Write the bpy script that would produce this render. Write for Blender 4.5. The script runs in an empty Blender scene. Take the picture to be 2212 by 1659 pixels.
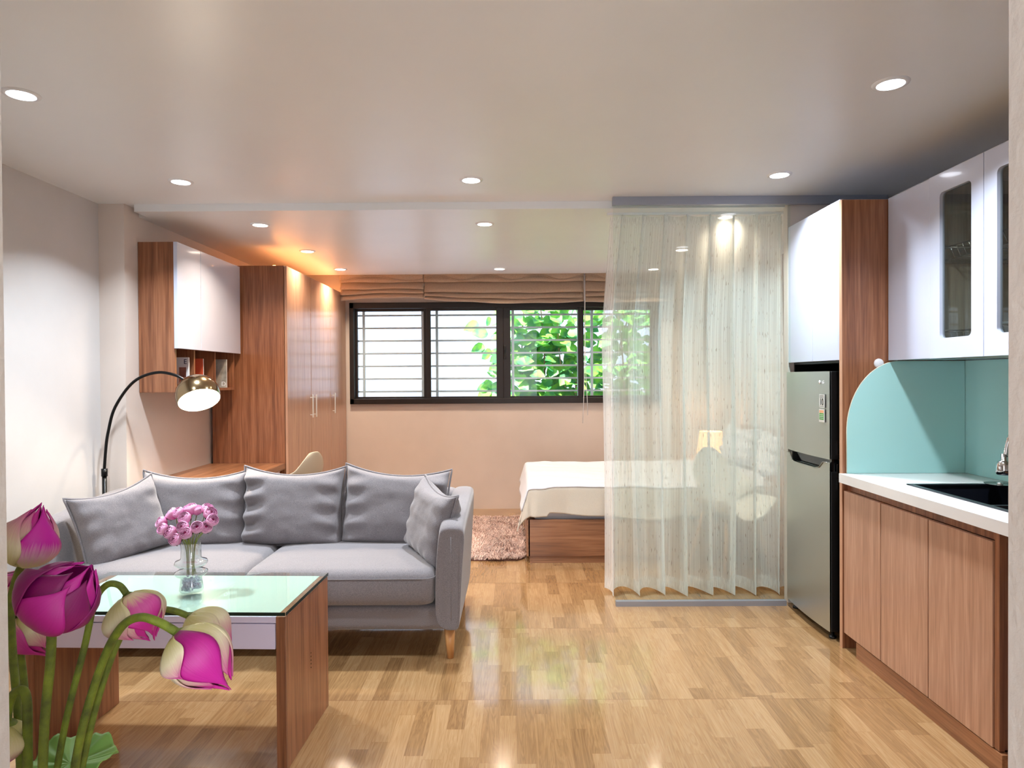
import bpy, bmesh, math, random
from mathutils import Vector, Matrix, noise
PI = math.pi
sc = bpy.context.scene
C = sc.collection
random.seed(7)

# ---------------------------------------------------------------- camera
F = 1440.0
yaw = math.atan(6 / F); pitch = math.atan(14 / F); roll = math.radians(0.35)
fw = Vector((-math.sin(yaw) * math.cos(pitch), math.cos(yaw) * math.cos(pitch), -math.sin(pitch)))
r0 = fw.cross(Vector((0, 0, 1))).normalized(); u0 = r0.cross(fw)
rr = math.cos(roll) * r0 - math.sin(roll) * u0
uu = math.cos(roll) * u0 + math.sin(roll) * r0
cam = bpy.data.cameras.new('camera'); cam.sensor_width = 36; cam.lens = 36 * F / 2212
cam.clip_start = 0.02
co = bpy.data.objects.new('camera', cam); C.objects.link(co); sc.camera = co
m = Matrix((rr, uu, -fw)).transposed().to_4x4(); m.translation = (0, 0, 1.36); co.matrix_world = m

# ---------------------------------------------------------------- world, sun, exposure
w = bpy.data.worlds.new('sky'); sc.world = w; w.use_nodes = True
bg = w.node_tree.nodes['Background']; bg.inputs[0].default_value = (0.86, 0.93, 1.0, 1); bg.inputs[1].default_value = 4.2
sun = bpy.data.lights.new('sun', 'SUN'); sun.energy = 18.0; sun.angle = 0.03; sun.color = (1, 0.97, 0.92)
so = bpy.data.objects.new('sun', sun); C.objects.link(so)
so.rotation_euler = Vector((0.2, 0.36, -1.2)).to_track_quat('-Z', 'Y').to_euler()
sc.view_settings.view_transform = 'Standard'; sc.view_settings.look = 'None'
sc.view_settings.gamma = 1; sc.view_settings.use_curve_mapping = False
sc.view_settings.exposure = 0.42
sc.cycles.max_bounces = 10; sc.cycles.diffuse_bounces = 5; sc.cycles.transparent_max_bounces = 24
sc.cycles.glossy_bounces = 4; sc.cycles.transmission_bounces = 8
sc.cycles.use_denoising = True
sc.cycles.sample_clamp_indirect = 4
sc.cycles.caustics_reflective = False; sc.cycles.caustics_refractive = False

# ---------------------------------------------------------------- materials
def s2l(c):
    return tuple(((v / 255) / 12.92 if v / 255 <= 0.04045 else ((v / 255 + 0.055) / 1.055) ** 2.4) for v in c)
def newmat(name):
    mt = bpy.data.materials.new(name); mt.use_nodes = True
    nt = mt.node_tree
    return mt, nt, nt.nodes['Principled BSDF']
def nd(nt, t, **k):
    n = nt.nodes.new(t)
    for a, v in k.items(): setattr(n, a, v)
    return n
def col4(c): return (*s2l(c), 1)
def mat(name, c, rough=0.5, metal=0.0, coat=0.0, bump=0.0, bscale=60.0, var=0.0, sheen=0.0, spec=0.5, trans=0.0):
    mt, nt, p = newmat(name)
    p.inputs['Base Color'].default_value = col4(c)
    p.inputs['Roughness'].default_value = rough; p.inputs['Metallic'].default_value = metal
    p.inputs['Coat Weight'].default_value = coat; p.inputs['Coat Roughness'].default_value = 0.06
    p.inputs['Sheen Weight'].default_value = sheen
    p.inputs['Specular IOR Level'].default_value = spec
    p.inputs['Transmission Weight'].default_value = trans
    tc = nd(nt, 'ShaderNodeTexCoord')
    n = nd(nt, 'ShaderNodeTexNoise'); n.inputs['Scale'].default_value = bscale; n.inputs['Detail'].default_value = 4
    nt.links.new(tc.outputs['Object'], n.inputs['Vector'])
    if bump:
        b = nd(nt, 'ShaderNodeBump'); b.inputs['Strength'].default_value = bump; b.inputs['Distance'].default_value = 0.004
        nt.links.new(n.outputs['Fac'], b.inputs['Height']); nt.links.new(b.outputs['Normal'], p.inputs['Normal'])
    if var:
        n2 = nd(nt, 'ShaderNodeTexNoise'); n2.inputs['Scale'].default_value = max(1.5, bscale * 0.05); n2.inputs['Detail'].default_value = 5
        nt.links.new(tc.outputs['Object'], n2.inputs['Vector'])
        r = nd(nt, 'ShaderNodeValToRGB')
        r.color_ramp.elements[0].position = 0.3; r.color_ramp.elements[1].position = 0.7
        r.color_ramp.elements[0].color = col4([v * (1 - var) for v in c]); r.color_ramp.elements[1].color = col4([min(255, v * (1 + var * 0.4)) for v in c])
        nt.links.new(n2.outputs['Fac'], r.inputs['Fac']); nt.links.new(r.outputs['Color'], p.inputs['Base Color'])
    return mt
def wood(name, dark, mid, light, axis='Z', rough=0.34, k=1.0, coat=0.15):
    mt, nt, p = newmat(name)
    tc = nd(nt, 'ShaderNodeTexCoord')
    mp = nd(nt, 'ShaderNodeMapping')
    s = {'X': (0.35, 9, 9), 'Y': (9, 0.35, 9), 'Z': (9, 9, 0.35)}[axis]
    mp.inputs['Scale'].default_value = [v * k for v in s]
    nt.links.new(tc.outputs['Object'], mp.inputs['Vector'])
    n1 = nd(nt, 'ShaderNodeTexNoise'); n1.inputs['Scale'].default_value = 1.7; n1.inputs['Detail'].default_value = 3; n1.inputs['Distortion'].default_value = 1.6
    n2 = nd(nt, 'ShaderNodeTexNoise'); n2.inputs['Scale'].default_value = 11; n2.inputs['Detail'].default_value = 6; n2.inputs['Distortion'].default_value = 0.3
    nt.links.new(mp.outputs['Vector'], n1.inputs['Vector']); nt.links.new(mp.outputs['Vector'], n2.inputs['Vector'])
    mx = nd(nt, 'ShaderNodeMath', operation='MULTIPLY_ADD'); mx.inputs[1].default_value = 0.5
    ml = nd(nt, 'ShaderNodeMath', operation='MULTIPLY'); ml.inputs[1].default_value = 0.5
    nt.links.new(n1.outputs['Fac'], mx.inputs[0]); nt.links.new(n2.outputs['Fac'], ml.inputs[0]); nt.links.new(ml.outputs[0], mx.inputs[2])
    r = nd(nt, 'ShaderNodeValToRGB'); e = r.color_ramp.elements
    e[0].position = 0.34; e[0].color = col4(dark); e[1].position = 0.66; e[1].color = col4(light)
    x = e.new(0.5); x.color = col4(mid)
    nt.links.new(mx.outputs[0], r.inputs['Fac']); nt.links.new(r.outputs['Color'], p.inputs['Base Color'])
    b = nd(nt, 'ShaderNodeBump'); b.inputs['Strength'].default_value = 0.06; b.inputs['Distance'].default_value = 0.002
    nt.links.new(n2.outputs['Fac'], b.inputs['Height']); nt.links.new(b.outputs['Normal'], p.inputs['Normal'])
    p.inputs['Roughness'].default_value = rough; p.inputs['Coat Weight'].default_value = coat; p.inputs['Coat Roughness'].default_value = 0.12
    return mt
def emis(name, c, s):
    mt, nt, p = newmat(name)
    p.inputs['Base Color'].default_value = col4(c)
    p.inputs['Emission Color'].default_value = col4(c); p.inputs['Emission Strength'].default_value = s
    return mt
def glassy(name, tint=(255, 255, 255), refl=1.0, ior=1.45, rough=0.0, milky=0.0, mc=(255, 255, 255)):
    """thin clear sheet: transparent with fresnel reflection"""
    mt, nt, p = newmat(name); nt.nodes.remove(p)
    out = nt.nodes['Material Output']
    t = nd(nt, 'ShaderNodeBsdfTransparent'); t.inputs[0].default_value = col4(tint)
    g = nd(nt, 'ShaderNodeBsdfGlossy'); g.inputs['Roughness'].default_value = rough
    fr = nd(nt, 'ShaderNodeFresnel'); fr.inputs['IOR'].default_value = ior
    mu = nd(nt, 'ShaderNodeMath', operation='MULTIPLY'); mu.inputs[1].default_value = refl
    ge = nd(nt, 'ShaderNodeNewGeometry'); fb = nd(nt, 'ShaderNodeMath', operation='SUBTRACT', use_clamp=True)
    nt.links.new(fr.outputs[0], fb.inputs[0]); nt.links.new(ge.outputs['Backfacing'], fb.inputs[1])
    mu.use_clamp = True; nt.links.new(fb.outputs[0], mu.inputs[0])
    mx = nd(nt, 'ShaderNodeMixShader'); nt.links.new(mu.outputs[0], mx.inputs[0])
    src = t
    if milky:
        d = nd(nt, 'ShaderNodeBsdfDiffuse'); d.inputs[0].default_value = col4(mc)
        m2 = nd(nt, 'ShaderNodeMixShader'); m2.inputs[0].default_value = milky
        nt.links.new(t.outputs[0], m2.inputs[1]); nt.links.new(d.outputs[0], m2.inputs[2]); src = m2
    nt.links.new(src.outputs[0], mx.inputs[1]); nt.links.new(g.outputs[0], mx.inputs[2])
    nt.links.new(mx.outputs[0], out.inputs['Surface'])
    return mt
def petal_mat(name, base, mid, tip, p1=0.35, p2=0.75):
    mt, nt, p = newmat(name)
    uv = nd(nt, 'ShaderNodeUVMap'); sp = nd(nt, 'ShaderNodeSeparateXYZ'); nt.links.new(uv.outputs[0], sp.inputs[0])
    # long fine veins
    mp = nd(nt, 'ShaderNodeMapping'); mp.inputs['Scale'].default_value = (26, 1.6, 1); nt.links.new(uv.outputs[0], mp.inputs['Vector'])
    n = nd(nt, 'ShaderNodeTexNoise'); n.inputs['Scale'].default_value = 1.0; n.inputs['Detail'].default_value = 3; nt.links.new(mp.outputs[0], n.inputs['Vector'])
    a = nd(nt, 'ShaderNodeMath', operation='MULTIPLY_ADD'); a.inputs[1].default_value = 0.35; a.inputs[2].default_value = -0.17
    nt.links.new(n.outputs['Fac'], a.inputs[0])
    ad = nd(nt, 'ShaderNodeMath', operation='ADD'); nt.links.new(sp.outputs['Y'], ad.inputs[0]); nt.links.new(a.outputs[0], ad.inputs[1])
    r = nd(nt, 'ShaderNodeValToRGB'); e = r.color_ramp.elements
    e[0].position = 0.08; e[0].color = col4(base); e[1].position = p2; e[1].color = col4(tip); x = e.new(p1); x.color = col4(mid)
    nt.links.new(ad.outputs[0], r.inputs['Fac']); nt.links.new(r.outputs['Color'], p.inputs['Base Color'])
    p.inputs['Roughness'].default_value = 0.5
    p.inputs['Subsurface Weight'].default_value = 0.0
    b = nd(nt, 'ShaderNodeBump'); b.inputs['Strength'].default_value = 0.25; b.inputs['Distance'].default_value = 0.001
    nt.links.new(n.outputs['Fac'], b.inputs['Height']); nt.links.new(b.outputs['Normal'], p.inputs['Normal'])
    return mt

def wall_mat(name, c, bump=0.08):
    return mat(name, c, rough=0.55, bump=bump, bscale=45, var=0.03, spec=0.35)
WALL = wall_mat('white_wall_paint', (204, 200, 199))
WALLP = wall_mat('warm_lit_wall_paint', (218, 206, 198))  # glow of the warm lamps on these walls is tinted into the paint colour
CEIL = mat('ceiling_paint', (236, 238, 240), rough=0.35, var=0.015, bscale=30, spec=0.5)
JAMB = mat('doorway_plaster', (205, 198, 192), rough=0.8, bump=0.5, bscale=70, var=0.05)
WD = wood('walnut_laminate_upright', (108, 64, 41), (140, 89, 60), (168, 113, 80), 'Z')
WDX = wood('walnut_laminate_crosswise', (106, 66, 42), (136, 90, 60), (160, 112, 80), 'X')
WDY = wood('walnut_laminate_lengthwise', (112, 70, 44), (146, 98, 66), (174, 122, 86), 'Y')
WDL = wood('walnut_door_sheen_tinted', (162, 120, 96), (182, 138, 112), (200, 158, 132), 'Z', rough=0.28, k=1.6, coat=0.3)  # same walnut as the panels, colour lightened for reflections on the door fronts
OAK = wood('oak_leg', (168, 112, 60), (196, 140, 84), (214, 164, 108), 'Z', rough=0.4)
WHITE = mat('white_gloss_lacquer', (200, 206, 226), rough=0.18, coat=0.5)
WHITED = mat('white_drawer_front', (220, 213, 240), rough=0.35)
BLACK = mat('black_panel', (8, 8, 9), rough=0.45)
DARK = mat('dark_bronze_aluminium', (34, 24, 20), rough=0.4, metal=0.2)
STEEL = mat('steel', (180, 180, 176), rough=0.25, metal=1.0)
NICKEL = mat('satin_nickel', (236, 234, 230), rough=.4, metal=.6)
CHROME = mat('chrome', (215, 215, 215), rough=0.12, metal=1.0)
ALU = mat('aluminium_rail', (160, 165, 178), rough=0.35, metal=0.6)
GLASS = glassy('window_glass', (250, 253, 253))
FAB = None
def fabric(name, c, c2, scale=420, sheen=0.3, bump=0.35):
    mt, nt, p = newmat(name)
    tc = nd(nt, 'ShaderNodeTexCoord')
    n = nd(nt, 'ShaderNodeTexNoise'); n.inputs['Scale'].default_value = scale; n.inputs['Detail'].default_value = 2
    nt.links.new(tc.outputs['Object'], n.inputs['Vector'])
    r = nd(nt, 'ShaderNodeValToRGB'); e = r.color_ramp.elements
    e[0].position = 0.35; e[0].color = col4(c); e[1].position = 0.65; e[1].color = col4(c2)
    nt.links.new(n.outputs['Fac'], r.inputs['Fac']); nt.links.new(r.outputs['Color'], p.inputs['Base Color'])
    n3 = nd(nt, 'ShaderNodeTexNoise'); n3.inputs['Scale'].default_value = 14; n3.inputs['Detail'].default_value = 3; n3.inputs['Distortion'].default_value = 0.6
    nt.links.new(tc.outputs['Object'], n3.inputs['Vector'])
    b0 = nd(nt, 'ShaderNodeBump'); b0.inputs['Strength'].default_value = bump * 0.25; b0.inputs['Distance'].default_value = 0.012
    nt.links.new(n3.outputs['Fac'], b0.inputs['Height'])
    b = nd(nt, 'ShaderNodeBump'); b.inputs['Strength'].default_value = bump; b.inputs['Distance'].default_value = 0.001
    nt.links.new(n.outputs['Fac'], b.inputs['Height']); nt.links.new(b0.outputs['Normal'], b.inputs['Normal']); nt.links.new(b.outputs['Normal'], p.inputs['Normal'])
    p.inputs['Roughness'].default_value = 0.85; p.inputs['Sheen Weight'].default_value = sheen
    p.inputs['Specular IOR Level'].default_value = 0.25
    return mt
FAB = fabric('grey_woven_upholstery', (110, 105, 109), (139, 133, 135))
LINEN = fabric('taupe_blind_cloth', (176, 152, 132), (204, 180, 158), scale=260)
COTTON = fabric('white_cotton', (206, 209, 220), (222, 224, 232), scale=500, bump=0.2)
BEIGE = fabric('cream_cotton', (196, 188, 176), (210, 202, 190), scale=500, bump=0.2)

# ---------------------------------------------------------------- mesh helpers
class MB:
    def __init__(s): s.bm = bmesh.new(); s.uv = s.bm.loops.layers.uv.new('UVMap')
    def box(s, x0, x1, y0, y1, z0, z1, bev=0.0, seg=2):
        r = bmesh.ops.create_cube(s.bm, size=1)
        bmesh.ops.scale(s.bm, vec=(abs(x1 - x0), abs(y1 - y0), abs(z1 - z0)), verts=r['verts'])
        bmesh.ops.translate(s.bm, vec=((x0 + x1) / 2, (y0 + y1) / 2, (z0 + z1) / 2), verts=r['verts'])
        if bev:
            ed = list({e for v in r['verts'] for e in v.link_edges})
            bmesh.ops.bevel(s.bm, geom=ed, offset=bev, segments=seg, affect='EDGES', profile=0.5)
        return s
    def ring_surface(s, rings, closed=True, cap0=False, cap1=False, uvs=True):
        vs = [[s.bm.verts.new(p) for p in ring] for ring in rings]
        n = len(vs[0])
        for i in range(len(vs) - 1):
            for j in range(n if closed else n - 1):
                a, b = j, (j + 1) % n
                try:
                    f = s.bm.faces.new((vs[i][a], vs[i][b], vs[i + 1][b], vs[i + 1][a])); f.smooth = True
                except ValueError: continue
                if uvs:
                    uvc = ((j / n, i / (len(vs) - 1)), ((j + 1) / n, i / (len(vs) - 1)), ((j + 1) / n, (i + 1) / (len(vs) - 1)), (j / n, (i + 1) / (len(vs) - 1)))
                    for l, q in zip(f.loops, uvc): l[s.uv].uv = q
        if cap0: s.bm.faces.new(list(reversed(vs[0])))
        if cap1: s.bm.faces.new(vs[-1])
        return vs
    def tube(s, pts, rad, n=10, caps=True):
        pts = [Vector(p) for p in pts]
        if not isinstance(rad, (list, tuple)): rad = [rad] * len(pts)
        rings = []; up = None
        for i, p in enumerate(pts):
            t = (pts[min(i + 1, len(pts) - 1)] - pts[max(i - 1, 0)]).normalized()
            if up is None: up = t.orthogonal().normalized()
            else:
                up = (up - t * up.dot(t)); up = up.normalized() if up.length > 1e-6 else t.orthogonal().normalized()
            bt = t.cross(up)
            rings.append([p + (up * math.cos(2 * PI * k / n) + bt * math.sin(2 * PI * k / n)) * rad[i] for k in range(n)])
        s.ring_surface(rings, True, caps, caps); return s
    def lathe(s, prof, c=(0, 0, 0), n=32, M=None, cap0=False, cap1=False):
        rings = []
        for r, z in prof:
            ring = [Vector((max(r, 1e-5) * math.cos(2 * PI * k / n), max(r, 1e-5) * math.sin(2 * PI * k / n), z)) for k in range(n)]
            if M: ring = [M @ v for v in ring]
            rings.append([v + Vector(c) for v in ring])
        s.ring_surface(rings, True, cap0, cap1); return s
    def cyl(s, a, b, r0, r1=None, n=20):
        return s.tube([a, b], [r0, r0 if r1 is None else r1], n)
    def prism(s, poly, d):
        """poly: list of 3D points, d: extrusion vector"""
        d = Vector(d); a = [s.bm.verts.new(Vector(p)) for p in poly]; b = [s.bm.verts.new(Vector(p) + d) for p in poly]
        s.bm.faces.new(a); s.bm.faces.new(list(reversed(b)))
        for i in range(len(a)):
            j = (i + 1) % len(a); s.bm.faces.new((a[j], a[i], b[i], b[j]))
        return s
    def grid(s, fn, nu, nv, thick=0):
        vs = [[s.bm.verts.new(fn(i / nu, j / nv)) for j in range(nv + 1)] for i in range(nu + 1)]
        for i in range(nu):
            for j in range(nv):
                f = s.bm.faces.new((vs[i][j], vs[i + 1][j], vs[i + 1][j + 1], vs[i][j + 1])); f.smooth = True
                for l, q in zip(f.loops, ((i / nu, j / nv), ((i + 1) / nu, j / nv), ((i + 1) / nu, (j + 1) / nv), (i / nu, (j + 1) / nv))): l[s.uv].uv = q
        return s
    def build(s, name, mt, parent=None, smooth=False, local=False, base=None, solid=0, sub=0):
        bmesh.ops.recalc_face_normals(s.bm, faces=s.bm.faces) if not solid else None
        me = bpy.data.meshes.new(name)
        off = Vector((0, 0, 0))
        if parent is not None and not local:
            p = parent
            while p: off += p.location; p = p.parent
        elif base is not None: off = Vector(base)
        if off.length: bmesh.ops.translate(s.bm, vec=-off, verts=s.bm.verts)
        if smooth:
            for f in s.bm.faces: f.smooth = True
        s.bm.to_mesh(me); s.bm.free()
        o = bpy.data.objects.new(name, me); C.objects.link(o)
        if isinstance(mt, (list, tuple)):
            for q in mt: me.materials.append(q)
        else: me.materials.append(mt)
        if parent is not None: o.parent = parent
        elif base is not None: o.location = base
        if solid:
            md = o.modifiers.new('solid', 'SOLIDIFY'); md.thickness = solid; md.offset = 0
        if sub:
            md = o.modifiers.new('sub', 'SUBSURF'); md.levels = sub; md.render_levels = sub
        return o
def autosmooth(o, ang=35):
    me = o.data
    for p in me.polygons: p.use_smooth = True
    try: me.set_sharp_from_angle(angle=math.radians(ang))
    except Exception: pass
    return o
def thing(name, label, cat, loc, rz=0, group=None):
    o = bpy.data.objects.new(name, None); C.objects.link(o); o.empty_display_size = 0.05
    o.location = loc; o.rotation_euler = (0, 0, rz); o['label'] = label; o['category'] = cat
    if group: o['group'] = group
    return o
def tag(o, label, cat, group=None, kind=None):
    o['label'] = label; o['category'] = cat
    if group: o['group'] = group
    if kind: o['kind'] = kind
    return o
def struct(o): o['kind'] = 'structure'; return o
def Bx(name, mt, b, parent=None, bev=0.0, label=None):
    o = MB().box(*b, bev=bev).build(name, mt, parent)
    if label: o['label'] = label
    return o
def text(name, s, size, M, mt, parent, ext=0.0006, align='CENTER', sx=1.0):
    cu = bpy.data.curves.new(name, 'FONT'); cu.body = s; cu.size = size; cu.extrude = ext; cu.align_x = align; cu.align_y = 'CENTER'
    to = bpy.data.objects.new(name, cu); C.objects.link(to)
    dg = bpy.context.evaluated_depsgraph_get(); me = bpy.data.meshes.new_from_object(to.evaluated_get(dg))
    bpy.data.objects.remove(to)
    me.transform(M @ Matrix.Diagonal((sx, 1, 1, 1)))
    off = Vector((0, 0, 0)); p = parent
    while p: off += p.location; p = p.parent
    me.transform(Matrix.Translation(-off))
    me.materials.clear(); me.materials.append(mt)
    o = bpy.data.objects.new(name, me); C.objects.link(o); o.parent = parent
    return o
def facing(x, y, z, xa, ya):
    xa, ya = Vector(xa), Vector(ya); za = xa.cross(ya)
    M = Matrix((xa, ya, za)).transposed().to_4x4(); M.translation = (x, y, z); return M
def fbm(x, y, z=0, o=3): return noise.fractal(Vector((x, y, z)), 1.0, 2.0, o)

# ================================================================ SETTING
CZ = 2.42; LZ = 2.376; XL = -2.5; XL2 = -2.345; XR = 2.24; YB = 6.9; YS = 4.03
# floor
def floor_mat():
    mt, nt, p = newmat('wood_print_floor_tile')
    g = nd(nt, 'ShaderNodeTexCoord'); sp = nd(nt, 'ShaderNodeSeparateXYZ'); nt.links.new(g.outputs['Object'], sp.inputs[0])
    def M(op, a, b=None, c=None):
        n = nd(nt, 'ShaderNodeMath', operation=op)
        for i, v in enumerate((a, b, c)):
            if v is None: continue
            if isinstance(v, (int, float)): n.inputs[i].default_value = v
            else: nt.links.new(v, n.inputs[i])
        return n.outputs[0]
    SW = 0.068
    xs = M('DIVIDE', sp.outputs['X'], SW); xi = M('FLOOR', xs)
    wn = nd(nt, 'ShaderNodeTexWhiteNoise', noise_dimensions='1D'); nt.links.new(xi, wn.inputs['W'])
    yy = M('ADD', sp.outputs['Y'], M('MULTIPLY', wn.outputs['Value'], 0.8))
    ys = M('DIVIDE', yy, 0.40); yi = M('FLOOR', ys)
    tile = M('FLOOR', M('DIVIDE', M('SUBTRACT', sp.outputs['Y'], 2.8), 0.8))
    cmb = nd(nt, 'ShaderNodeCombineXYZ'); nt.links.new(xi, cmb.inputs[0]); nt.links.new(yi, cmb.inputs[1]); nt.links.new(tile, cmb.inputs[2])
    w3 = nd(nt, 'ShaderNodeTexWhiteNoise', noise_dimensions='3D'); nt.links.new(cmb.outputs[0], w3.inputs['Vector'])
    # grain
    mp = nd(nt, 'ShaderNodeMapping'); mp.inputs['Scale'].default_value = (26, 1.8, 1)
    off = nd(nt, 'ShaderNodeVectorMath', operation='MULTIPLY_ADD'); nt.links.new(w3.outputs['Color'], off.inputs[0]); off.inputs[1].default_value = (7, 7, 7)
    nt.links.new(g.outputs['Object'], off.inputs[2]); nt.links.new(off.outputs[0], mp.inputs['Vector'])
    n1 = nd(nt, 'ShaderNodeTexNoise'); n1.inputs['Scale'].default_value = 1; n1.inputs['Detail'].default_value = 4; n1.inputs['Distortion'].default_value = 1.4
    nt.links.new(mp.outputs[0], n1.inputs['Vector'])
    mp2 = nd(nt, 'ShaderNodeMapping'); mp2.inputs['Scale'].default_value = (160, 5, 1); nt.links.new(off.outputs[0], mp2.inputs['Vector'])
    n2 = nd(nt, 'ShaderNodeTexNoise'); n2.inputs['Scale'].default_value = 1; n2.inputs['Detail'].default_value = 3; nt.links.new(mp2.outputs[0], n2.inputs['Vector'])
    wv = nd(nt, 'ShaderNodeMath', operation='PINGPONG'); nt.links.new(M('MULTIPLY', n1.outputs['Fac'], 7.0), wv.inputs[0]); wv.inputs[1].default_value = 0.5
    f = M('ADD', M('MULTIPLY', w3.outputs['Value'], 0.34), M('ADD', M('MULTIPLY', wv.outputs[0], 0.34), M('MULTIPLY', n2.outputs['Fac'], 0.42)))
    r = nd(nt, 'ShaderNodeValToRGB'); e = r.color_ramp.elements
    e[0].position = 0.12; e[0].color = col4((118, 86, 54)); e[1].position = 0.85; e[1].color = col4((180, 146, 106)); x = e.new(0.45); x.color = col4((153, 117, 78))
    nt.links.new(f, r.inputs['Fac'])
    # joints between tiles and hairlines between printed strips
    jy = M('FRACT', M('DIVIDE', M('SUBTRACT', sp.outputs['Y'], 2.8), 0.8))
    j1 = M('LESS_THAN', M('ABSOLUTE', M('SUBTRACT', M('PINGPONG', jy, 0.5), 0.0)), 0.0022)
    sx = M('LESS_THAN', M('PINGPONG', xs, 0.5), 0.012); sy = M('LESS_THAN', M('PINGPONG', ys, 0.5), 0.003)
    ln = M('MAXIMUM', M('MULTIPLY', M('MAXIMUM', sx, sy), 0.25), M('MULTIPLY', j1, 0.6))
    mx = nd(nt, 'ShaderNodeMixRGB'); nt.links.new(ln, mx.inputs[0]); nt.links.new(r.outputs['Color'], mx.inputs[1]); mx.inputs[2].default_value = col4((120, 78, 45))
    nt.links.new(mx.outputs[0], p.inputs['Base Color'])
    p.inputs['Roughness'].default_value = 0.14; p.inputs['Specular IOR Level'].default_value = 0.62
    p.inputs['Coat Weight'].default_value = 0.4; p.inputs['Coat Roughness'].default_value = 0.05
    b = nd(nt, 'ShaderNodeBump'); b.inputs['Strength'].default_value = 0.5; b.inputs['Distance'].default_value = 0.001
    bn = nd(nt, 'ShaderNodeTexNoise'); bn.inputs['Scale'].default_value = 5; nt.links.new(g.outputs['Object'], bn.inputs['Vector'])
    nt.links.new(M('ADD', M('MULTIPLY', j1, -0.8), bn.outputs['Fac']), b.inputs['Height']); nt.links.new(b.outputs['Normal'], p.inputs['Normal'])
    return mt
struct(Bx('floor', floor_mat(), (XL - .1, XR + .1, -2.5, YB + .12, -.1, 0)))
struct(Bx('ceiling', CEIL, (XL - .1, XR + .1, -2.5, YS + .14, CZ, CZ + .2)))  # extended over the unseen hall behind the camera to keep the sun out
# lower bedroom ceiling with its small notch at the left wall, and a blind pocket before the back wall
o = MB().box(XL2 + .05, XR + .1, YS, 6.54, LZ, CZ + .2).box(XL2 - .1, XL2 + .05, YS + .14, 6.54, LZ, CZ + .2).box(XL2 - .1, XR + .1, 6.54, YB + .12, CZ + .12, CZ + .2).build('ceiling_bedroom', CEIL); struct(o)
struct(Bx('wall_left', WALL, (XL - .1, XL, .48, YS - .02, 0, CZ)))
struct(MB().box(XL - .1, XL2, YS - .02, YB + .12, 0, CZ + .15).build('wall_left_bedroom', WALLP))
struct(Bx('wall_right', WALL, (XR, XR + .1, .48, YB + .12, 0, CZ + .15)))
WX0, WX1, WZ0, WZ1 = -1.70, 1.50, 1.094, 2.139
o = (MB().box(XL2, WX0, YB, YB + .12, 0, CZ + .15).box(WX1, XR, YB, YB + .12, 0, CZ + .15)
     .box(WX0, WX1, YB, YB + .12, 0, WZ0).box(WX0, WX1, YB, YB + .12, WZ1, CZ + .15).build('wall_back', WALLP)); struct(o)
# doorway the photograph is taken through
struct(MB().box(XL - .1, -.4605, .48, .6, 0, CZ).box(.4430, XR + .1, .48, .6, 0, CZ).build('wall_front', JAMB))
struct(MB().box(XL - .1, XL, -2.5, .48, 0, CZ).build('wall_hall_left', JAMB))
struct(MB().box(XR, XR + .1, -2.5, .48, 0, CZ).build('wall_hall_right', JAMB))
# partition between fridge niche and bedroom
struct(Bx('wall_partition', WALLP, (1.632, XR, 3.99, 4.05, 0, 2.42)))
struct(MB().box(XL2, XL2 + .012, 4.15, 6.9, 0, .08).build('baseboard_left', WALLP))

# ---- window
wf = MB().box(WX0, WX1, 6.86, 7.0, WZ0, WZ0 + .055, bev=.004).box(WX0, WX1, 6.86, 7.0, WZ1 - .06, WZ1, bev=.004)
wf.box(WX0, WX0 + .045, 6.86, 7.0, WZ0, WZ1, bev=.004).box(WX1 - .045, WX1, 6.86, 7.0, WZ0, WZ1, bev=.004)
wf = wf.build('window_1', DARK); struct(wf)
panes = [(-1.634, -.945), (-.867, -.188), (-.043, .656), (.718, 1.41)]
for i, (a, b) in enumerate(panes):
    y0 = 6.885 if i in (1, 2) else 6.93
    s_ = MB()
    l = .078 / 2 if i else .045
    x0, x1, z0, z1 = a - (.072 if i == 2 else .042), b + (.073 if i == 1 else .042 if i != 2 else .034), 1.13, 2.10
    s_.box(x0, a, y0, y0 + .04, z0, z1, bev=.003).box(b, x1, y0, y0 + .04, z0, z1, bev=.003)
    s_.box(a, b, y0, y0 + .04, z0, 1.168, bev=.003).box(a, b, y0, y0 + .04, 2.055, z1, bev=.003)
    sash = s_.build('window_sash', DARK, wf)
    MB().box(a, b, y0 + .016, y0 + .022, 1.168, 2.055).build('window_pane', GLASS, sash)
MB().box(-.112, -.088, 6.862, 6.885, 1.55, 1.69, bev=.006).box(-.106, -.094, 6.85, 6.865, 1.60, 1.64, bev=.004).build('window_latch', BLACK, wf)
struct(MB().box(WX0, WX1, 7.0, 7.02, 1.0, 1.094).build('trim_1', WALL))
# ---- grille
gm = mat('grey_blue_painted_iron', (215, 228, 242), rough=0.5)
gr = thing('window_grille', 'grey-blue iron bar grille outside the long window', 'window grille', (-.1, 7.03, 1.1))
for k in range(7): Bx('crossbar', gm, (-1.75, 1.55, 7.021, 7.037, 1.21 + k * .1335, 1.228 + k * .1335), gr)
Bx('crossbar', gm, (-1.75, 1.55, 7.021, 7.037, 1.08, 1.098), gr); Bx('crossbar', gm, (-1.75, 1.55, 7.021, 7.037, 2.15, 2.168), gr)
for x in (-1.60, -.98, -.83, -.03, .66, .80, 1.44): Bx('upright_bar', gm, (x, x + .026, 7.019, 7.039, 1.05, 2.2), gr)

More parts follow.
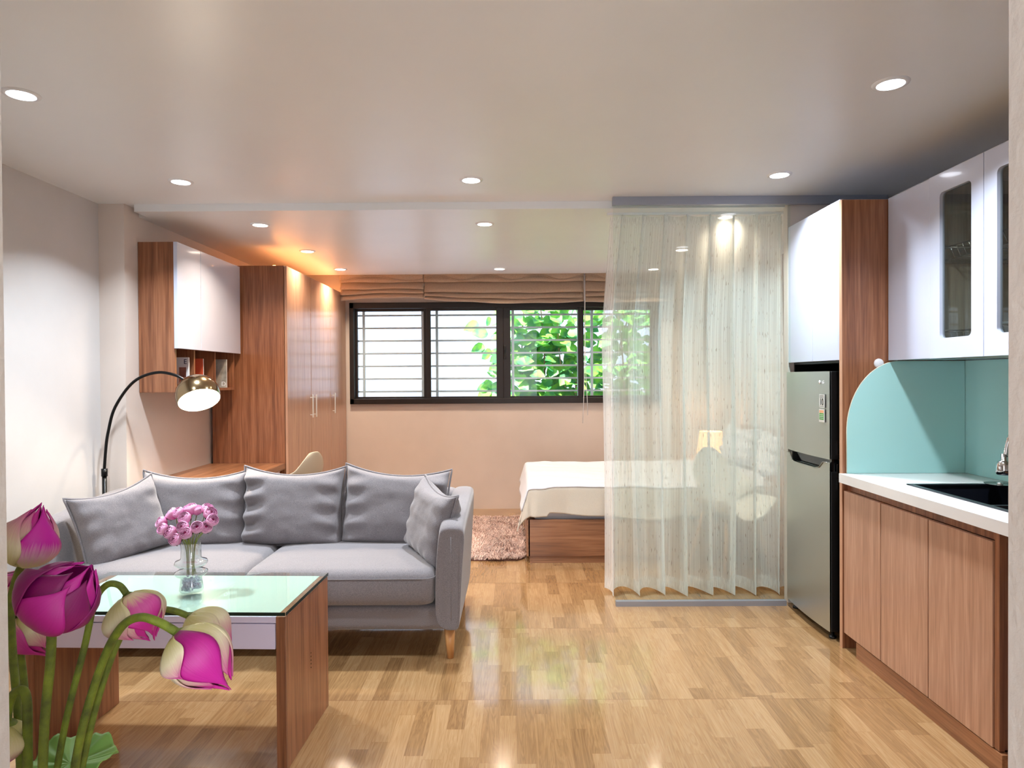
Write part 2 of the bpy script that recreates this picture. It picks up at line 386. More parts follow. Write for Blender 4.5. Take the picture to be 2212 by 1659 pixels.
# ---- outside: neighbour's white wall, ground, tree
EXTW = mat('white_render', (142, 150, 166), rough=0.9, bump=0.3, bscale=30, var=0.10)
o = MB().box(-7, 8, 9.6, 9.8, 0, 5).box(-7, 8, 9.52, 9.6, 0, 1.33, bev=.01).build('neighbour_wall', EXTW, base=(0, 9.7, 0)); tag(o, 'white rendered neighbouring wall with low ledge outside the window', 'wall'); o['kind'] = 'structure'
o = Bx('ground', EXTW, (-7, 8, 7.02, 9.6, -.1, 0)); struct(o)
def leafmat(name, a, b, tr=0.45):
    mt, nt, p = newmat(name); out = nt.nodes['Material Output']
    oi = nd(nt, 'ShaderNodeTexCoord'); n = nd(nt, 'ShaderNodeTexNoise'); n.inputs['Scale'].default_value = 9; nt.links.new(oi.outputs['Object'], n.inputs['Vector'])
    r = nd(nt, 'ShaderNodeValToRGB'); e = r.color_ramp.elements; e[0].position = .38; e[1].position = .62; e[0].color = col4(a); e[1].color = col4(b)
    nt.links.new(n.outputs['Fac'], r.inputs['Fac']); nt.links.new(r.outputs['Color'], p.inputs['Base Color']); p.inputs['Roughness'].default_value = .5
    t = nd(nt, 'ShaderNodeBsdfTranslucent'); nt.links.new(r.outputs['Color'], t.inputs[0])
    mx = nd(nt, 'ShaderNodeMixShader'); mx.inputs[0].default_value = tr
    nt.links.new(p.outputs[0], mx.inputs[1]); nt.links.new(t.outputs[0], mx.inputs[2]); nt.links.new(mx.outputs[0], out.inputs['Surface'])
    return mt
tr = thing('broadleaf_shrub', 'leafy bright green shrub growing outside the window', 'shrub', (.7, 8.1, 0))
stm = MB(); lf = MB(); R = random.Random(3)
def leaf(mb, c, d, up, L):
    d = d.normalized(); sd = d.cross(up).normalized(); up2 = sd.cross(d)
    prof = [(0, 0), (.12, .3), (.35, .45), (.6, .38), (.82, .2), (1, 0)]
    mid = [mb.bm.verts.new(c + d * L * t - up2 * L * .18 * t * t) for t, _ in prof]
    for sg in (-1, 1):
        ed = [mid[0]] + [mb.bm.verts.new(c + d * L * t + sd * sg * L * wd + up2 * L * (.08 - .18 * t * t)) for t, wd in prof[1:-1]] + [mid[-1]]
        for i in range(len(prof) - 1):
            vs = [mid[i], mid[i + 1], ed[i + 1], ed[i]]
            vv = []
            for v in vs:
                if v not in vv: vv.append(v)
            if len(vv) >= 3:
                f = mb.bm.faces.new(vv); f.smooth = True
for sx_, tx, h in ((.2, .1, 3.4), (.45, .25, 3.5), (.6, .8, 3.7), (.8, 1.5, 3.4), (1.3, 1.2, 3.6), (.3, -.25, 3.2), (1.6, 1.75, 3.5), (.75, .55, 3.0)):
    y0 = 7.9 + R.random() * .5
    pts = [Vector((sx_ + (tx - sx_) * t + .05 * math.sin(5 * t + sx_ * 9), y0 + .1 * math.sin(3 * t + sx_), (h - 1) * t)) for t in [i / 12 for i in range(13)]]
    stm.tube(pts, [.016 - .01 * i / 12 for i in range(13)], 6)
    for i in range(90):
        t = .36 + .64 * R.random(); k = t * 12; a = pts[int(k)] if k < 12 else pts[12]
        ang = R.random() * 2 * PI; rad = R.random() * .26
        c = a + Vector((math.cos(ang) * rad, math.sin(ang) * rad, R.uniform(-.08, .08)))
        d = Vector((math.cos(ang), math.sin(ang) * .5, R.uniform(-.5, .25)))
        leaf(lf, c, d, Vector((R.uniform(-.4, .4), -.8, .6)), R.uniform(.13, .22))
stm.build('stem', mat('shrub_bark', (150, 120, 90), .8), tr); lf.build('foliage', leafmat('green_leaf', (56, 136, 80), (128, 192, 62)), tr)

# ================================================================ DOWNLIGHTS
RIM = mat('white_plastic_rim', (235, 236, 240), rough=.3)
EM_C = emis('downlight_diffuser', (240, 244, 255), 9); EM_W = emis('warm_downlight_diffuser', (255, 240, 222), 9)
def downlight(x, y, z, label, cool, watt, group):
    t = thing('downlight', label, 'ceiling light', (x, y, z), 0, group)
    MB().lathe([(.047, -.006), (.050, -.007), (.061, -.004), (.063, 0)], (x, y, z), 40).build('rim', RIM, t, smooth=True)
    MB().lathe([(.001, -.005), (.047, -.006)], (x, y, z), 40).build('diffuser', EM_C if cool else EM_W, t, smooth=True)
    L = bpy.data.lights.new('downlight_lamp', 'AREA'); L.shape = 'DISK'; L.size = .1; L.energy = watt; L.spread = math.radians(125)
    L.color = (.84, .93, 1) if cool else (1, .80, .60)
    lo = bpy.data.objects.new('downlight_lamp', L); C.objects.link(lo); lo.parent = t; lo.location = (0, 0, -.012); lo.rotation_euler = (0, 0, 0)

g1, g2 = 'cool white downlights in the front ceiling', 'warm downlights in the lower bedroom ceiling'
FW, BW = 17, 10
downlight(-1.82, 2.47, CZ, 'cool white downlight at the far left, nearest the left wall', True, FW, g1)
downlight(1.372, 2.437, CZ, 'cool white downlight near the glass-fronted kitchen wall cabinets', True, FW, g1)
downlight(-1.78, 3.57, CZ, 'cool white downlight above the left end of the sofa', True, FW, g1)
downlight(-.227, 3.576, CZ, 'cool white downlight above the middle of the room, before the ceiling step', True, FW, g1)
downlight(1.40, 3.526, CZ, 'cool white downlight before the top rail of the glass partition', True, FW * .8, g1)
downlight(-1.668, 4.388, LZ, 'warm downlight beside the white-doored wall cabinet', False, BW, g2)
downlight(-.192, 4.407, LZ, 'downlight in the lower ceiling, just behind the ceiling step, centre', False, BW * .7, g2)
downlight(-1.642, 5.303, LZ, 'warm downlight in front of the wardrobe doors, brightest orange glow around it', False, BW * .6, g2)
downlight(-1.612, 6.186, LZ, 'small warm downlight near the left end of the blinds', False, BW, g2)
downlight(-.136, 6.221, LZ, 'small downlight in front of the middle blind', False, BW * .7, g2)
downlight(1.351, 4.262, LZ, 'downlight seen high through the sheer curtain, largest of three there', False, BW * .25, g2)
downlight(1.344, 5.352, LZ, 'downlight seen through the sheer curtain, middle of three there', False, BW * .7, g2)
downlight(1.314, 6.3, LZ, 'downlight seen through the sheer curtain, smallest and lowest of three', False, BW * .7, g2)

# ================================================================ BLINDS
def blind(x0, x1, label, zs, sag, val, skew=0.0):
    """zs: list of fold bottoms from top down"""
    t = thing('roman_blind', label, 'blind', ((x0 + x1) / 2, 6.75, 2.42), 0, 'taupe roman blinds over the window')
    top = 2.535; n = 40
    for i, zb in enumerate(zs):
        zt = (zs[i - 1] + .035) if i else top
        yf = 6.655 + .004 * i
        def fn(u, v, zb=zb, zt=zt, yf=yf, i=i):
            x = x0 + (x1 - x0) * u
            sg = sag * i * (math.sin(PI * min(1, max(0, u))) ** 1.0) * .35 + skew * (1 - u) * i * .25
            zz = zt + (zb - sg - zt) * v + .003 * math.sin(x * 11 + i * 2)
            return Vector((x, yf + .08 * (1 - v) ** 1.2 + .004 * math.sin(x * 9 + i), zz))
        MB().grid(fn, n, 6).build('fold', LINEN, t, solid=.012)
    def fv(u, v):
        x = x0 + (x1 - x0) * u
        zb = 2.352 + .026 * math.cos(2 * PI * (u * val[0] + val[2]))
        return Vector((x, 6.635 + .005 * math.sin(x * 17), 2.535 + (zb - 2.535) * v))
    MB().grid(fv, 60, 3).build('valance', LINEN, t, solid=.008)
    MB().tube([fv(i / 60, 1) + Vector((0, -.006, 0)) for i in range(61)], .004, 6).build('valance_piping', LINEN, t)
    MB().box(x0, x1, 6.70, 6.76, 2.5, 2.54).build('headrail', RIM, t)
    return t
blind(-1.738, -.905, 'short taupe roman blind beside the wardrobe, leftmost of three', [2.318, 2.252, 2.208, 2.160], -.018, (1.15, 0, .55), .03)
b2 = blind(-.897, .690, 'wide taupe roman blind sagging over the window middle', [2.318, 2.212, 2.160, 2.118], .028, (3.2, 0, .72), -.045)
blind(.705, 1.56, 'taupe roman blind half behind the sheer curtain, rightmost of three', [2.318, 2.22, 2.17, 2.112], .004, (2.0, 0, .9))
o = MB().tube([(.697, 6.64, 2.4), (.70, 6.64, 1.7), (.685, 6.64, 1.13), (.675, 6.64, .90)], .003, 6).tube([(.705, 6.64, 2.4), (.702, 6.64, 1.5), (.72, 6.64, 1.15), (.725, 6.64, .98)], .003, 6).build('pull_cord', RIM, b2)

# ================================================================ WARDROBE, DESK, WALL CABINET
wr = thing('wardrobe', 'tall walnut wardrobe with three doors against the back wall', 'wardrobe', (-2.04, 6.0, 0))
MB().box(-2.32, -1.765, 5.10, 6.88, 0, 2.228, bev=.002).build('carcass', WD, wr)
for (a, b) in ((5.105, 5.695), (5.705, 6.30), (6.305, 6.875)):
    d = MB().box(-1.762, -1.742, a, b, .07, 2.225, bev=.0015).build('door', WDL, wr)
    hy = a + .06 if a > 5.2 else b - .03
    h = MB().box(-1.722, -1.714, hy - .008, hy + .008, 1.03, 1.225, bev=.002).box(-1.742, -1.72, hy - .004, hy + .004, 1.05, 1.058).box(-1.742, -1.72, hy - .004, hy + .004, 1.197, 1.205)
    h.build('handle', NICKEL, d)
Bx('light_strip', emis('warm_led_strip', (255, 168, 96), 24), (-1.86, -1.84, 5.14, 6.85, 2.23, 2.236), wr)
Bx('plinth', WD, (-1.764, -1.755, 5.11, 6.87, 0, .068), wr)

wc = thing('wall_cabinet', 'walnut wall cabinet with white doors above open cubbies', 'cabinet', (-2.345, 4.6, 1.28))
Bx('side_panel', WD, (-2.342, -2.117, 4.148, 4.168, 1.28, 2.218), wc, .001)
cb = MB().box(-2.342, -2.12, 4.168, 5.09, 2.2, 2.218).box(-2.342, -2.12, 4.168, 5.09, 1.56, 1.578).box(-2.342, -2.335, 4.168, 5.09, 1.28, 2.218).box(-2.342, -2.117, 4.168, 5.03, 1.28, 1.298)
cb.box(-2.342, -2.12, 5.075, 5.09, 1.56, 2.2).build('carcass', WD, wc)
for y in (4.392, 4.695, 5.012): Bx('divider', WD, (-2.335, -2.117, y, y + .017, 1.298, 1.56), wc)
Bx('door', WHITE, (-2.112, -2.088, 4.13, 4.438, 1.553, 2.215), wc, .002); Bx('door', WHITE, (-2.112, -2.088, 4.442, 5.075, 1.553, 2.215), wc, .002)
PAPER = mat('magazine_paper', (228, 230, 234), .4)
INK = mat('dark_ink', (50, 55, 85), .5); ORANGE = mat('orange_cover', (235, 105, 72), .4); GREYP = mat('grey_photo_print', (170, 165, 155), .5, var=.3, bscale=300)
BRN = mat('brown_print', (150, 100, 90), .5, var=.3, bscale=400)
def book(y, xr, h, cm, label, letter, lz, th=.012, tilt=0):
    t = thing('magazine', label, 'magazine', (xr - .1, y, 1.299))
    Bx('page_block', PAPER, (xr - .19, xr - .001, y + .001, y + th, 1.299, 1.299 + h), t)
    Bx('cover', cm, (xr - .19, xr, y - .001, y + .001, 1.299, 1.30 + h), t)
    if letter:
        text('cover_letter', letter, .045, facing(xr - .022, y - .0016, lz, (1, 0, 0), (0, 0, 1)), INK if letter == 'E' else PAPER, t)
    return t
b = book(4.345, -2.128, .205, PAPER, 'white magazine with letter E in the left cubby', 'E', 1.475)
MB().box(-2.19, -2.145, 4.3425, 4.344, 1.31, 1.44).build('cover_picture', BRN, b)
book(4.575, -2.142, .203, ORANGE, 'orange-covered booklet in the middle cubby', None, 0)
book(4.885, -2.115, .206, GREYP, 'grey picture magazine with letter D in the right cubby', 'D', 1.325)

dk = thing('desk', 'walnut desk with white drawer along the left wall', 'desk', (-2.05, 4.62, 0))
Bx('desktop', WDY, (-2.343, -1.762, 4.16, 5.095, .668, .715), dk, .002)
Bx('side_panel', WD, (-2.343, -1.80, 4.17, 4.19, 0, .667), dk); Bx('side_panel', WD, (-2.343, -1.80, 5.07, 5.09, 0, .667), dk)
d = Bx('drawer', WHITED, (-2.3, -1.79, 4.21, 5.05, .53, .664), dk, .002)
# desk chair (moulded shell)
SHELL = mat('cream_plastic_shell', (176, 160, 138), rough=.35)
SHELLW = mat('white_plastic_shell', (225, 222, 214), rough=.3)
def shell_chair(loc, rz, label, mt, hb=.42):
    """seat faces local -X"""
    t = thing('shell_chair', label, 'chair', loc, rz)
    def fn(u, v):
        a = (u - .5) * 2            # across
        # profile along v: front lip -> seat -> back top
        if v < .5:
            k = v / .5; px = -.22 + .36 * k; pz = .44 - .015 * math.sin(PI * k) + (.0 if k > .1 else -.02 * (1 - k * 10))
        else:
            k = (v - .5) / .5; px = .14 + .10 * math.sin(k * PI / 2); pz = .44 + hb * (k ** 1.15)
        wd = .23 * (1 - .10 * (v - .45) ** 2 * 8) * (1 if v < .66 else math.sqrt(max(.02, 1 - ((v - .66) / .34) ** 2 * .93)))
        cup = abs(a) ** 2.2 * (1 if v < .6 else max(.12, 1 - (v - .6) / .4))
        return Vector((px - cup * (.17 if v > .5 else .02) * (1 - .4 * max(0, v - .5)), a * wd, pz + cup * (.13 if v < .62 else .13 * (1 - (v - .62) / .38) ) - (.05 * cup if v > .85 else 0)))
    MB().grid(fn, 22, 30).build('shell', mt, t, local=True, solid=.008, sub=1)
    for sx in (-1, 1):
        for sy in (-1, 1):
            MB().cyl((sx * .12, sy * .12, .42), (sx * .2, sy * .2, 0), .014, .009, 12).build('leg', OAK, t, local=True)
    MB().tube([(-.13, -.13, .36), (.13, .13, .36)], .004, 6).tube([(-.13, .13, .36), (.13, -.13, .36)], .004, 6).box(-.09, .09, -.09, .09, .405, .418).build('frame', BLACK, t, local=True)
    return t
shell_chair((-1.60, 4.66, 0), -.35, 'cream shell chair pushed to the desk behind the sofa', SHELL)

# ================================================================ ARC LAMP
al = thing('arc_floor_lamp', 'black arc floor lamp with brass dome shade behind the sofa', 'floor lamp', (-2.36, 3.93, 0))
LB = mat('black_lacquered_tube', (12, 12, 13), .3, .5)
MB().lathe([(.001, 0), (.125, 0), (.13, .006), (.13, .03), (.12, .038), (.001, .04)], (-2.36, 3.93, 0), 40).build('base', mat('black_marble', (25, 25, 27), .2), al, smooth=False)
MB().cyl((-2.435, 3.935, .04), (-2.435, 3.935, .80), .0125).build('lower_pole', LB, al)
MB().cyl((-2.435, 3.935, .79), (-2.435, 3.935, .835), .017).build('collar', LB, al)
def crv(P, n=8):
    out = []; P = [Vector(p) for p in P]
    for i in range(len(P) - 1):
        p0, p1, p2, p3 = P[max(i - 1, 0)], P[i], P[i + 1], P[min(i + 2, len(P) - 1)]
        for k in range(n):
            t = k / n; out.append(.5 * ((2 * p1) + (-p0 + p2) * t + (2 * p0 - 5 * p1 + 4 * p2 - p3) * t * t + (-p0 + 3 * p1 - 3 * p2 + p3) * t ** 3))
    out.append(P[-1]); return out
MB().tube(crv([(-2.435, 3.935, .83), (-2.425, 3.935, .95), (-2.41, 3.935, 1.05), (-2.366, 3.935, 1.20), (-2.255, 3.935, 1.348), (-2.12, 3.935, 1.402), (-2.0, 3.935, 1.383), (-1.925, 3.935, 1.335)]), .0085, 12).build('arc_pole', LB, al)
nrm = Vector((.40, -.42, -.80)).normalized()
q = nrm.to_track_quat('-Z', 'Y').to_matrix()
cc = Vector((-1.872, 3.93, 1.268))
prof = [(.1235 * math.sin(a), .1235 * math.cos(a)) for a in [PI * .0 + (PI * .60) * i / 22 for i in range(23)]]
hd = MB().lathe(prof, cc, 48, M=q).build('shade', mat('brass_gunmetal', (150, 130, 100), .16, 1.0), al, smooth=True)
MB().lathe([(r * .975, z * .975 - .001) for r, z in prof], cc, 48, M=q).build('shade_lining', mat('white_shade_lining', (250, 244, 225), .6), hd, smooth=True)
MB().lathe([(.001, .034)] + [(.034 * math.sin(a), .034 * math.cos(a)) for a in [PI * i / 12 for i in range(1, 12)]] + [(.001, -.034)], cc + q @ Vector((0, 0, .015)), 24).build('bulb', emis('glowing_bulb', (255, 236, 190), 40), al, smooth=True)
MB().cyl(cc + q @ Vector((0, 0, .1)), cc + q @ Vector((0, 0, .05)), .016).build('socket', RIM, al)
L = bpy.data.lights.new('arc_lamp_bulb', 'POINT'); L.energy = 15; L.color = (1, .88, .72); L.shadow_soft_size = .035
lo = bpy.data.objects.new('arc_lamp_bulb', L); C.objects.link(lo); lo.parent = al; lo.location = cc + q @ Vector((0, 0, -.03)) - al.location

# ================================================================ SOFA
sf = thing('sofa', 'light grey three-seat fabric sofa with tapered wooden legs', 'sofa', (-1.31, 3.6, 0))
SX0, SX1 = -2.37, -.255
MB().box(SX0 + .05, SX1 - .02, 3.2, 3.98, .14, .262, bev=.03, seg=4).build('base', FAB, sf, smooth=True)
MB().box(SX0 + .08, SX1 - .08, 3.84, 3.98, .2, .715, bev=.045, seg=5).build('backrest', FAB, sf, smooth=True)
def arm(sg):
    xo = SX1 if sg > 0 else SX0
    def ring(y, zt, th, bot=.145):
        # cross-section in X-Z, flaring outwards to the top
        w0, w1 = th, th * .82
        pts = []
        prof = [(-w0, bot), (-.012, bot), (-.006, bot + .02), (.0, .3), (.012, .5), (.022, zt - .035), (.014, zt - .008), (-.01, zt), (-w1 + .03, zt), (-w1 + .005, zt - .012), (-w1 - .004, zt - .04), (-w0 * .97, .45), (-w0, .3)]
        return [Vector((xo + sg * (p[0] - .012), y, p[1])) for p in prof]
    rs = [ring(3.19, .62, .115, .16), ring(3.18, .632, .12), ring(3.2, .66, .125), ring(3.35, .677, .125), ring(3.6, .70, .125), ring(3.85, .717, .125), ring(3.97, .72, .12), ring(3.985, .705, .11, .16)]
    mb = MB(); mb.ring_surface(rs, True, True, True)
    a = mb.build('armrest', FAB, sf, sub=2)
    seam = [Vector((xo - sg * .055, 3.172, z)) for z in (.2, .35, .5, .6)]
    MB().tube(seam, .0016, 6).build('seam', FAB, a)
arm(1); arm(-1)
def seatc(x0, x1):
    mb = MB()
    def outline(z, ins):
        pts = []; r = .06 - ins * .3
        ax0, ax1, ay0, ay1 = x0 + ins, x1 - ins, 3.165 + ins, 3.84
        for cx, cy, a0 in ((ax1 - r, ay0 + r, -PI / 2), (ax1 - r, ay1 - r, 0), (ax0 + r, ay1 - r, PI / 2), (ax0 + r, ay0 + r, PI)):
            for k in range(7):
                a = a0 + PI / 2 * k / 6; pts.append(Vector((cx + r * math.cos(a), cy + r * math.sin(a), z)))
        return pts
    prof = [(.268, .09), (.268, .03), (.275, .012), (.30, .002), (.34, 0), (.39, 0), (.415, .006), (.436, .024), (.443, .05), (.45, .11), (.455, .2)]
    rs = [outline(z, i) for z, i in prof]
    mb.ring_surface(rs, True, True, True)
    c = mb.build('seat_cushion', FAB, sf, smooth=True)
    pl = outline(.402, -.001); pl.append(pl[0])
    MB().tube(pl, .0022, 6).build('piping', FAB, c)
seatc(SX0 + .125, -1.318); seatc(-1.312, SX1 - .135)
for x, y in ((-.325, 3.235), (-2.28, 3.235), (-.325, 3.93), (-2.28, 3.93)):
    MB().cyl((x, y, .145), (x + (.005 if x > -1 else -.005), y - .01 if y < 3.5 else y + .01, 0), .027, .016, 20).build('leg', OAK, sf)

def cushion(name, label, c, W, H, T, rx, rz, seed, lean=0, group=None, ry=0, mt=None, wr=1.0, corner=.05, cz=.24):
    """pillow: W along local X, H along local Z, thickness along Y"""
    mt = mt or FAB
    t = thing(name, label, 'cushion' if name != 'bed_pillow' else 'pillow', c, 0, group); t.rotation_euler = (rx, ry, rz)
    R = random.Random(seed); N = 30
    fold = [(R.uniform(-1, 1), R.choice((-1, 1)), R.uniform(.5, 1)) for _ in range(9)]
    def pt(u, v, sg):
        a, b = u * 2 - 1, v * 2 - 1
        # outline: pulled-in sides, pointed corners
        x = a * W / 2 * (1 - corner * (1 - b * b) * abs(a) ** 3); z = b * H / 2 * (1 - (cz if b > 0 else corner) * (1 - a * a) * abs(b) ** 3)
        e = max(0, (1 - a ** 4)) * max(0, (1 - b ** 4)); th = T / 2 * e ** .42
        wv = 0
        for (p, s_, am) in fold:
            k = max(0, (s_ * a - .45)) / .55
            wv += am * (.015 if W > .5 else .007) * k * math.sin((b * 2.4 + p * 3) * 5.5 + a * 2.5 * s_) * (e ** .35)
        wv += .006 * fbm(a * 2 + seed, b * 2, sg) * e ** .3
        k2 = max(0, -b - .55) / .45
        wv += .008 * k2 * math.sin(a * 17 + seed) * e ** .35
        return Vector((x, sg * (th + wv * wr), z))
    mb = MB(); vs = {}
    for sg in (-1, 1):
        for i in range(N + 1):
            for j in range(N + 1):
                edge = i in (0, N) or j in (0, N); k = (i, j, 0 if edge else sg)
                if k not in vs: vs[k] = mb.bm.verts.new(pt(i / N, j / N, sg) if not edge else Vector((pt(i / N, j / N, 1).x, .002 * math.sin(i * 1.7 + j), pt(i / N, j / N, 1).z)))
        for i in range(N):
            for j in range(N):
                q = [(i, j), (i + 1, j), (i + 1, j + 1), (i, j + 1)]
                f = mb.bm.faces.new([vs[(a, b, 0 if a in (0, N) or b in (0, N) else sg)] for a, b in (q if sg < 0 else reversed(q))]); f.smooth = True
    mb.build('cover', mt, t, local=True, sub=1)
    if mt is FAB:
        ed = [pt(i / N, 0, 1) for i in range(N)] + [pt(1, j / N, 1) for j in range(N)] + [pt(1 - i / N, 1, 1) for i in range(N)] + [pt(0, 1 - j / N, 1) for j in range(N + 1)]
        ed = [Vector((p.x * 1.008, .002, p.z * 1.01)) for p in ed]
        MB().tube(ed, .0055, 8).build('piping', FAB, t, local=True)
    return t
gb = 'grey back cushions on the sofa'
cushion('back_cushion', 'grey back cushion at the left end of the sofa, behind the pink roses', (-1.80, 3.735, .632), .60, .435, .19, -.13, .03, 3, group=gb)
cushion('back_cushion', 'grey back cushion in the middle of the sofa', (-1.245, 3.735, .645), .575, .445, .19, -.13, 0, 5, group=gb, ry=.01)
cushion('back_cushion', 'grey back cushion at the right end of the sofa, beside the arm', (-.672, 3.735, .642), .60, .44, .18, -.12, -.03, 8, group=gb, ry=.06)
gs = 'small grey throw cushions against the sofa arms'
cushion('throw_cushion', 'grey throw cushion leaning on the left sofa arm', (-2.055, 3.46, .618), .44, .40, .17, -.26, 1.0, 11, group=gs, ry=-.16, corner=.07)
cushion('throw_cushion', 'grey throw cushion seen edge-on, leaning on the right sofa arm', (-.435, 3.45, .618), .42, .385, .15, -.22, -1.05, 15, group=gs, ry=.12, corner=.07)

# ================================================================ COFFEE TABLE (turned slightly)
tb = thing('coffee_table', 'walnut coffee table with white apron and glass top', 'table', (-1.2525, 2.54, 0), math.radians(-1.7))
hw, hd_ = .4625, .235
for s in (-1, 1):
    a, b = (s * hw, s * (hw - .034))
    Bx_ = MB().box(min(a, b), max(a, b), -hd_, hd_, 0, .538, bev=.0015).build('side_panel', WD, tb, local=True)
MB().box(-hw + .034, hw - .034, -hd_ + .018, hd_, .425, .534).build('body', WHITED, tb, local=True)
MB().box(-hw + .034, hw - .034, -hd_, -hd_ + .018, .516, .538, bev=.001).build('top_rail', WHITED, tb, local=True)
MB().box(-hw + .036, hw - .036, -hd_ - .001, -hd_ + .017, .425, .513, bev=.0015).build('drawer_front', WHITED, tb, local=True)
MB().box(-hw + .034, hw - .034, -hd_ + .005, hd_, .534, .539).build('top_board', mat('pale_mint_board', (222, 236, 228), .3, var=.03, bscale=40), tb, local=True)
gt = MB().box(-hw - .001, hw + .001, -hd_ - .002, hd_ + .001, .543, .553, bev=.0008).build('glass_top', glassy('table_glass', (244, 251, 248), refl=1.3, ior=1.5), tb, local=True)
MB().box(-hw, hw, -hd_ - .003, -hd_ - .0015, .542, .5535).box(hw + .0015, hw + .003, -hd_, hd_, .542, .5535).build('glass_edge', mat('dark_glass_edge', (20, 40, 34), .15), gt, local=True)
for k in range(5):
    MB().box(hw + .0001, hw + .0012, .02, .023, .305 - k * .014, .309 - k * .014).build('peg_hole', BLACK, tb, local=True)

# glass vase with roses
VG = glassy('vase_glass', (244, 249, 250), refl=2.5, ior=1.75, milky=.16)
vz = .5535; vx, vy = -1.238, 2.53
vs_ = thing('glass_vase', 'clear ringed glass vase with pebbles on the coffee table', 'vase', (vx, vy, vz))
prof = [(.001, .001), (.040, .001), (.043, .006), (.040, .03), (.037, .048), (.038, .055), (.052, .062), (.059, .069), (.058, .076), (.047, .082), (.030, .086), (.030, .090), (.050, .098), (.0595, .107), (.056, .116), (.040, .122), (.036, .128), (.035, .16), (.036, .186)]
MB().lathe(prof, (vx, vy, vz), 48).build('body', VG, vs_, smooth=True)
PB = mat('pale_violet_pebble', (205, 208, 232), .35, var=.1, bscale=200)
pbm = MB(); R = random.Random(5)
for k in range(230):
    z = R.uniform(.006, .052); rmax = .034; a = R.random() * 2 * PI; r = rmax * math.sqrt(R.random())
    rr_ = bmesh.ops.create_icosphere(pbm.bm, subdivisions=1, radius=R.uniform(.003, .0055))
    bmesh.ops.translate(pbm.bm, vec=(vx + r * math.cos(a), vy + r * math.sin(a), vz + z), verts=rr_['verts'])
o = pbm.build('pebbles', PB, base=(vx, vy, vz)); tag(o, 'pale violet pebbles filling the bottom of the glass vase', 'pebbles', kind='stuff')
RP = petal_mat('rose_petal', (190, 50, 130), (222, 112, 176), (240, 176, 216), .4, .85)
RC = mat('rose_heart', (196, 50, 120), .6); GS = mat('green_stem', (128, 135, 62), .5); DKG = mat('dark_green_sepal', (40, 58, 34), .5)
roses = [(-.112, -.01, .262, 'leftmost pink rose, in bud, in the glass vase'), (-.094, -.03, .243, 'pink rose second from the left edge of the bouquet'), (-.062, -.035, .232, 'pink rose low on the left side of the bouquet'),
         (-.037, -.045, .207, 'lowest pink rose, hanging over the vase rim at left'), (-.085, .02, .288, 'small pink bud at upper left of the bouquet'), (-.052, .01, .296, 'pink rose at the top left of the bouquet'),
         (-.014, .03, .305, 'pink rose at the top centre of the bouquet'), (.008, .035, .300, 'pink bud just right of the top centre of the bouquet'), (-.018, -.01, .279, 'large pink rose in the upper middle of the bouquet'),
         (-.010, -.04, .252, 'open pink rose with dark heart in the middle of the bouquet'), (.008, -.05, .232, 'dark-hearted pink rose low over the right vase rim'), (.052, .03, .304, 'pink bud highest on the right side of the bouquet'),
         (.074, .01, .292, 'pink rose at the upper right of the bouquet'), (.092, -.01, .270, 'large pink rose at the right edge of the bouquet'), (.045, -.035, .250, 'open pink rose low on the right side of the bouquet'), (.072, -.02, .246, 'pink rose tucked low behind the right edge')]
for k, (dx, dy, dz, lab) in enumerate(roses):
    R = random.Random(k + 50); dx *= .93
    t = thing('rose', lab, 'flower', (vx + dx, vy + dy, vz + dz), 0, 'pink roses in the glass vase')
    c = Vector((vx + dx, vy + dy, vz + dz)); rad = R.uniform(.0215, .0255)
    ax = (Vector((dx * .5, dy * .8 - .035, .035))).normalized()
    Mq = ax.to_track_quat('Z', 'Y').to_matrix()
    bl = MB()
    for ly, (n, rk, op) in enumerate(((5, 1.0, .25), (5, .82, .12), (4, .6, 0), (3, .38, 0))):
        for i in range(n):
            a0 = 2 * PI * (i + ly * .5) / n
            def fn(u, v, a0=a0, rk=rk, op=op, n=n):
                a = a0 + (u - .5) * 2 * PI / n * 1.35
                rr2 = rad * rk * (math.sin(PI * (.12 + .62 * v)) + op * max(0, v - .6)) * (1 + .03 * math.sin(u * 9))
                z = rad * (-.75 + 1.5 * v - .25 * abs(2 * u - 1) ** 2 * v) + rad * .12 * (1 - rk)
                return c + Mq @ Vector((rr2 * math.cos(a), rr2 * math.sin(a), z))
            bl.grid(fn, 5, 5)
    bl.build('blossom', RP, t, solid=.0006)
    MB().lathe([(.001, .01), (rad * .3, .006), (rad * .42, -.002), (rad * .2, -.008)], c, 12, M=Mq).build('rose_centre', RC, t, smooth=True)
    sb = MB()
    for i in range(5):
        a = 2 * PI * i / 5
        leaf(sb, c - ax * rad * .8, (Mq @ Vector((math.cos(a), math.sin(a), .7))), ax, rad * 1.1)
    sb.build('sepals', DKG, t)
    b0 = Vector((vx + (-.012 if dx < -.03 else .008) + R.uniform(-.006, .006), vy + R.uniform(-.012, .012), vz + .062))
    nk = Vector((vx + dx * .22, vy + dy * .2, vz + .178))
    MB().tube(crv([b0, nk, (nk + c) / 2 + Vector((dx * .1, 0, .012)), c - ax * rad * .7], 5), .0016, 6).build('stem', GS, t)

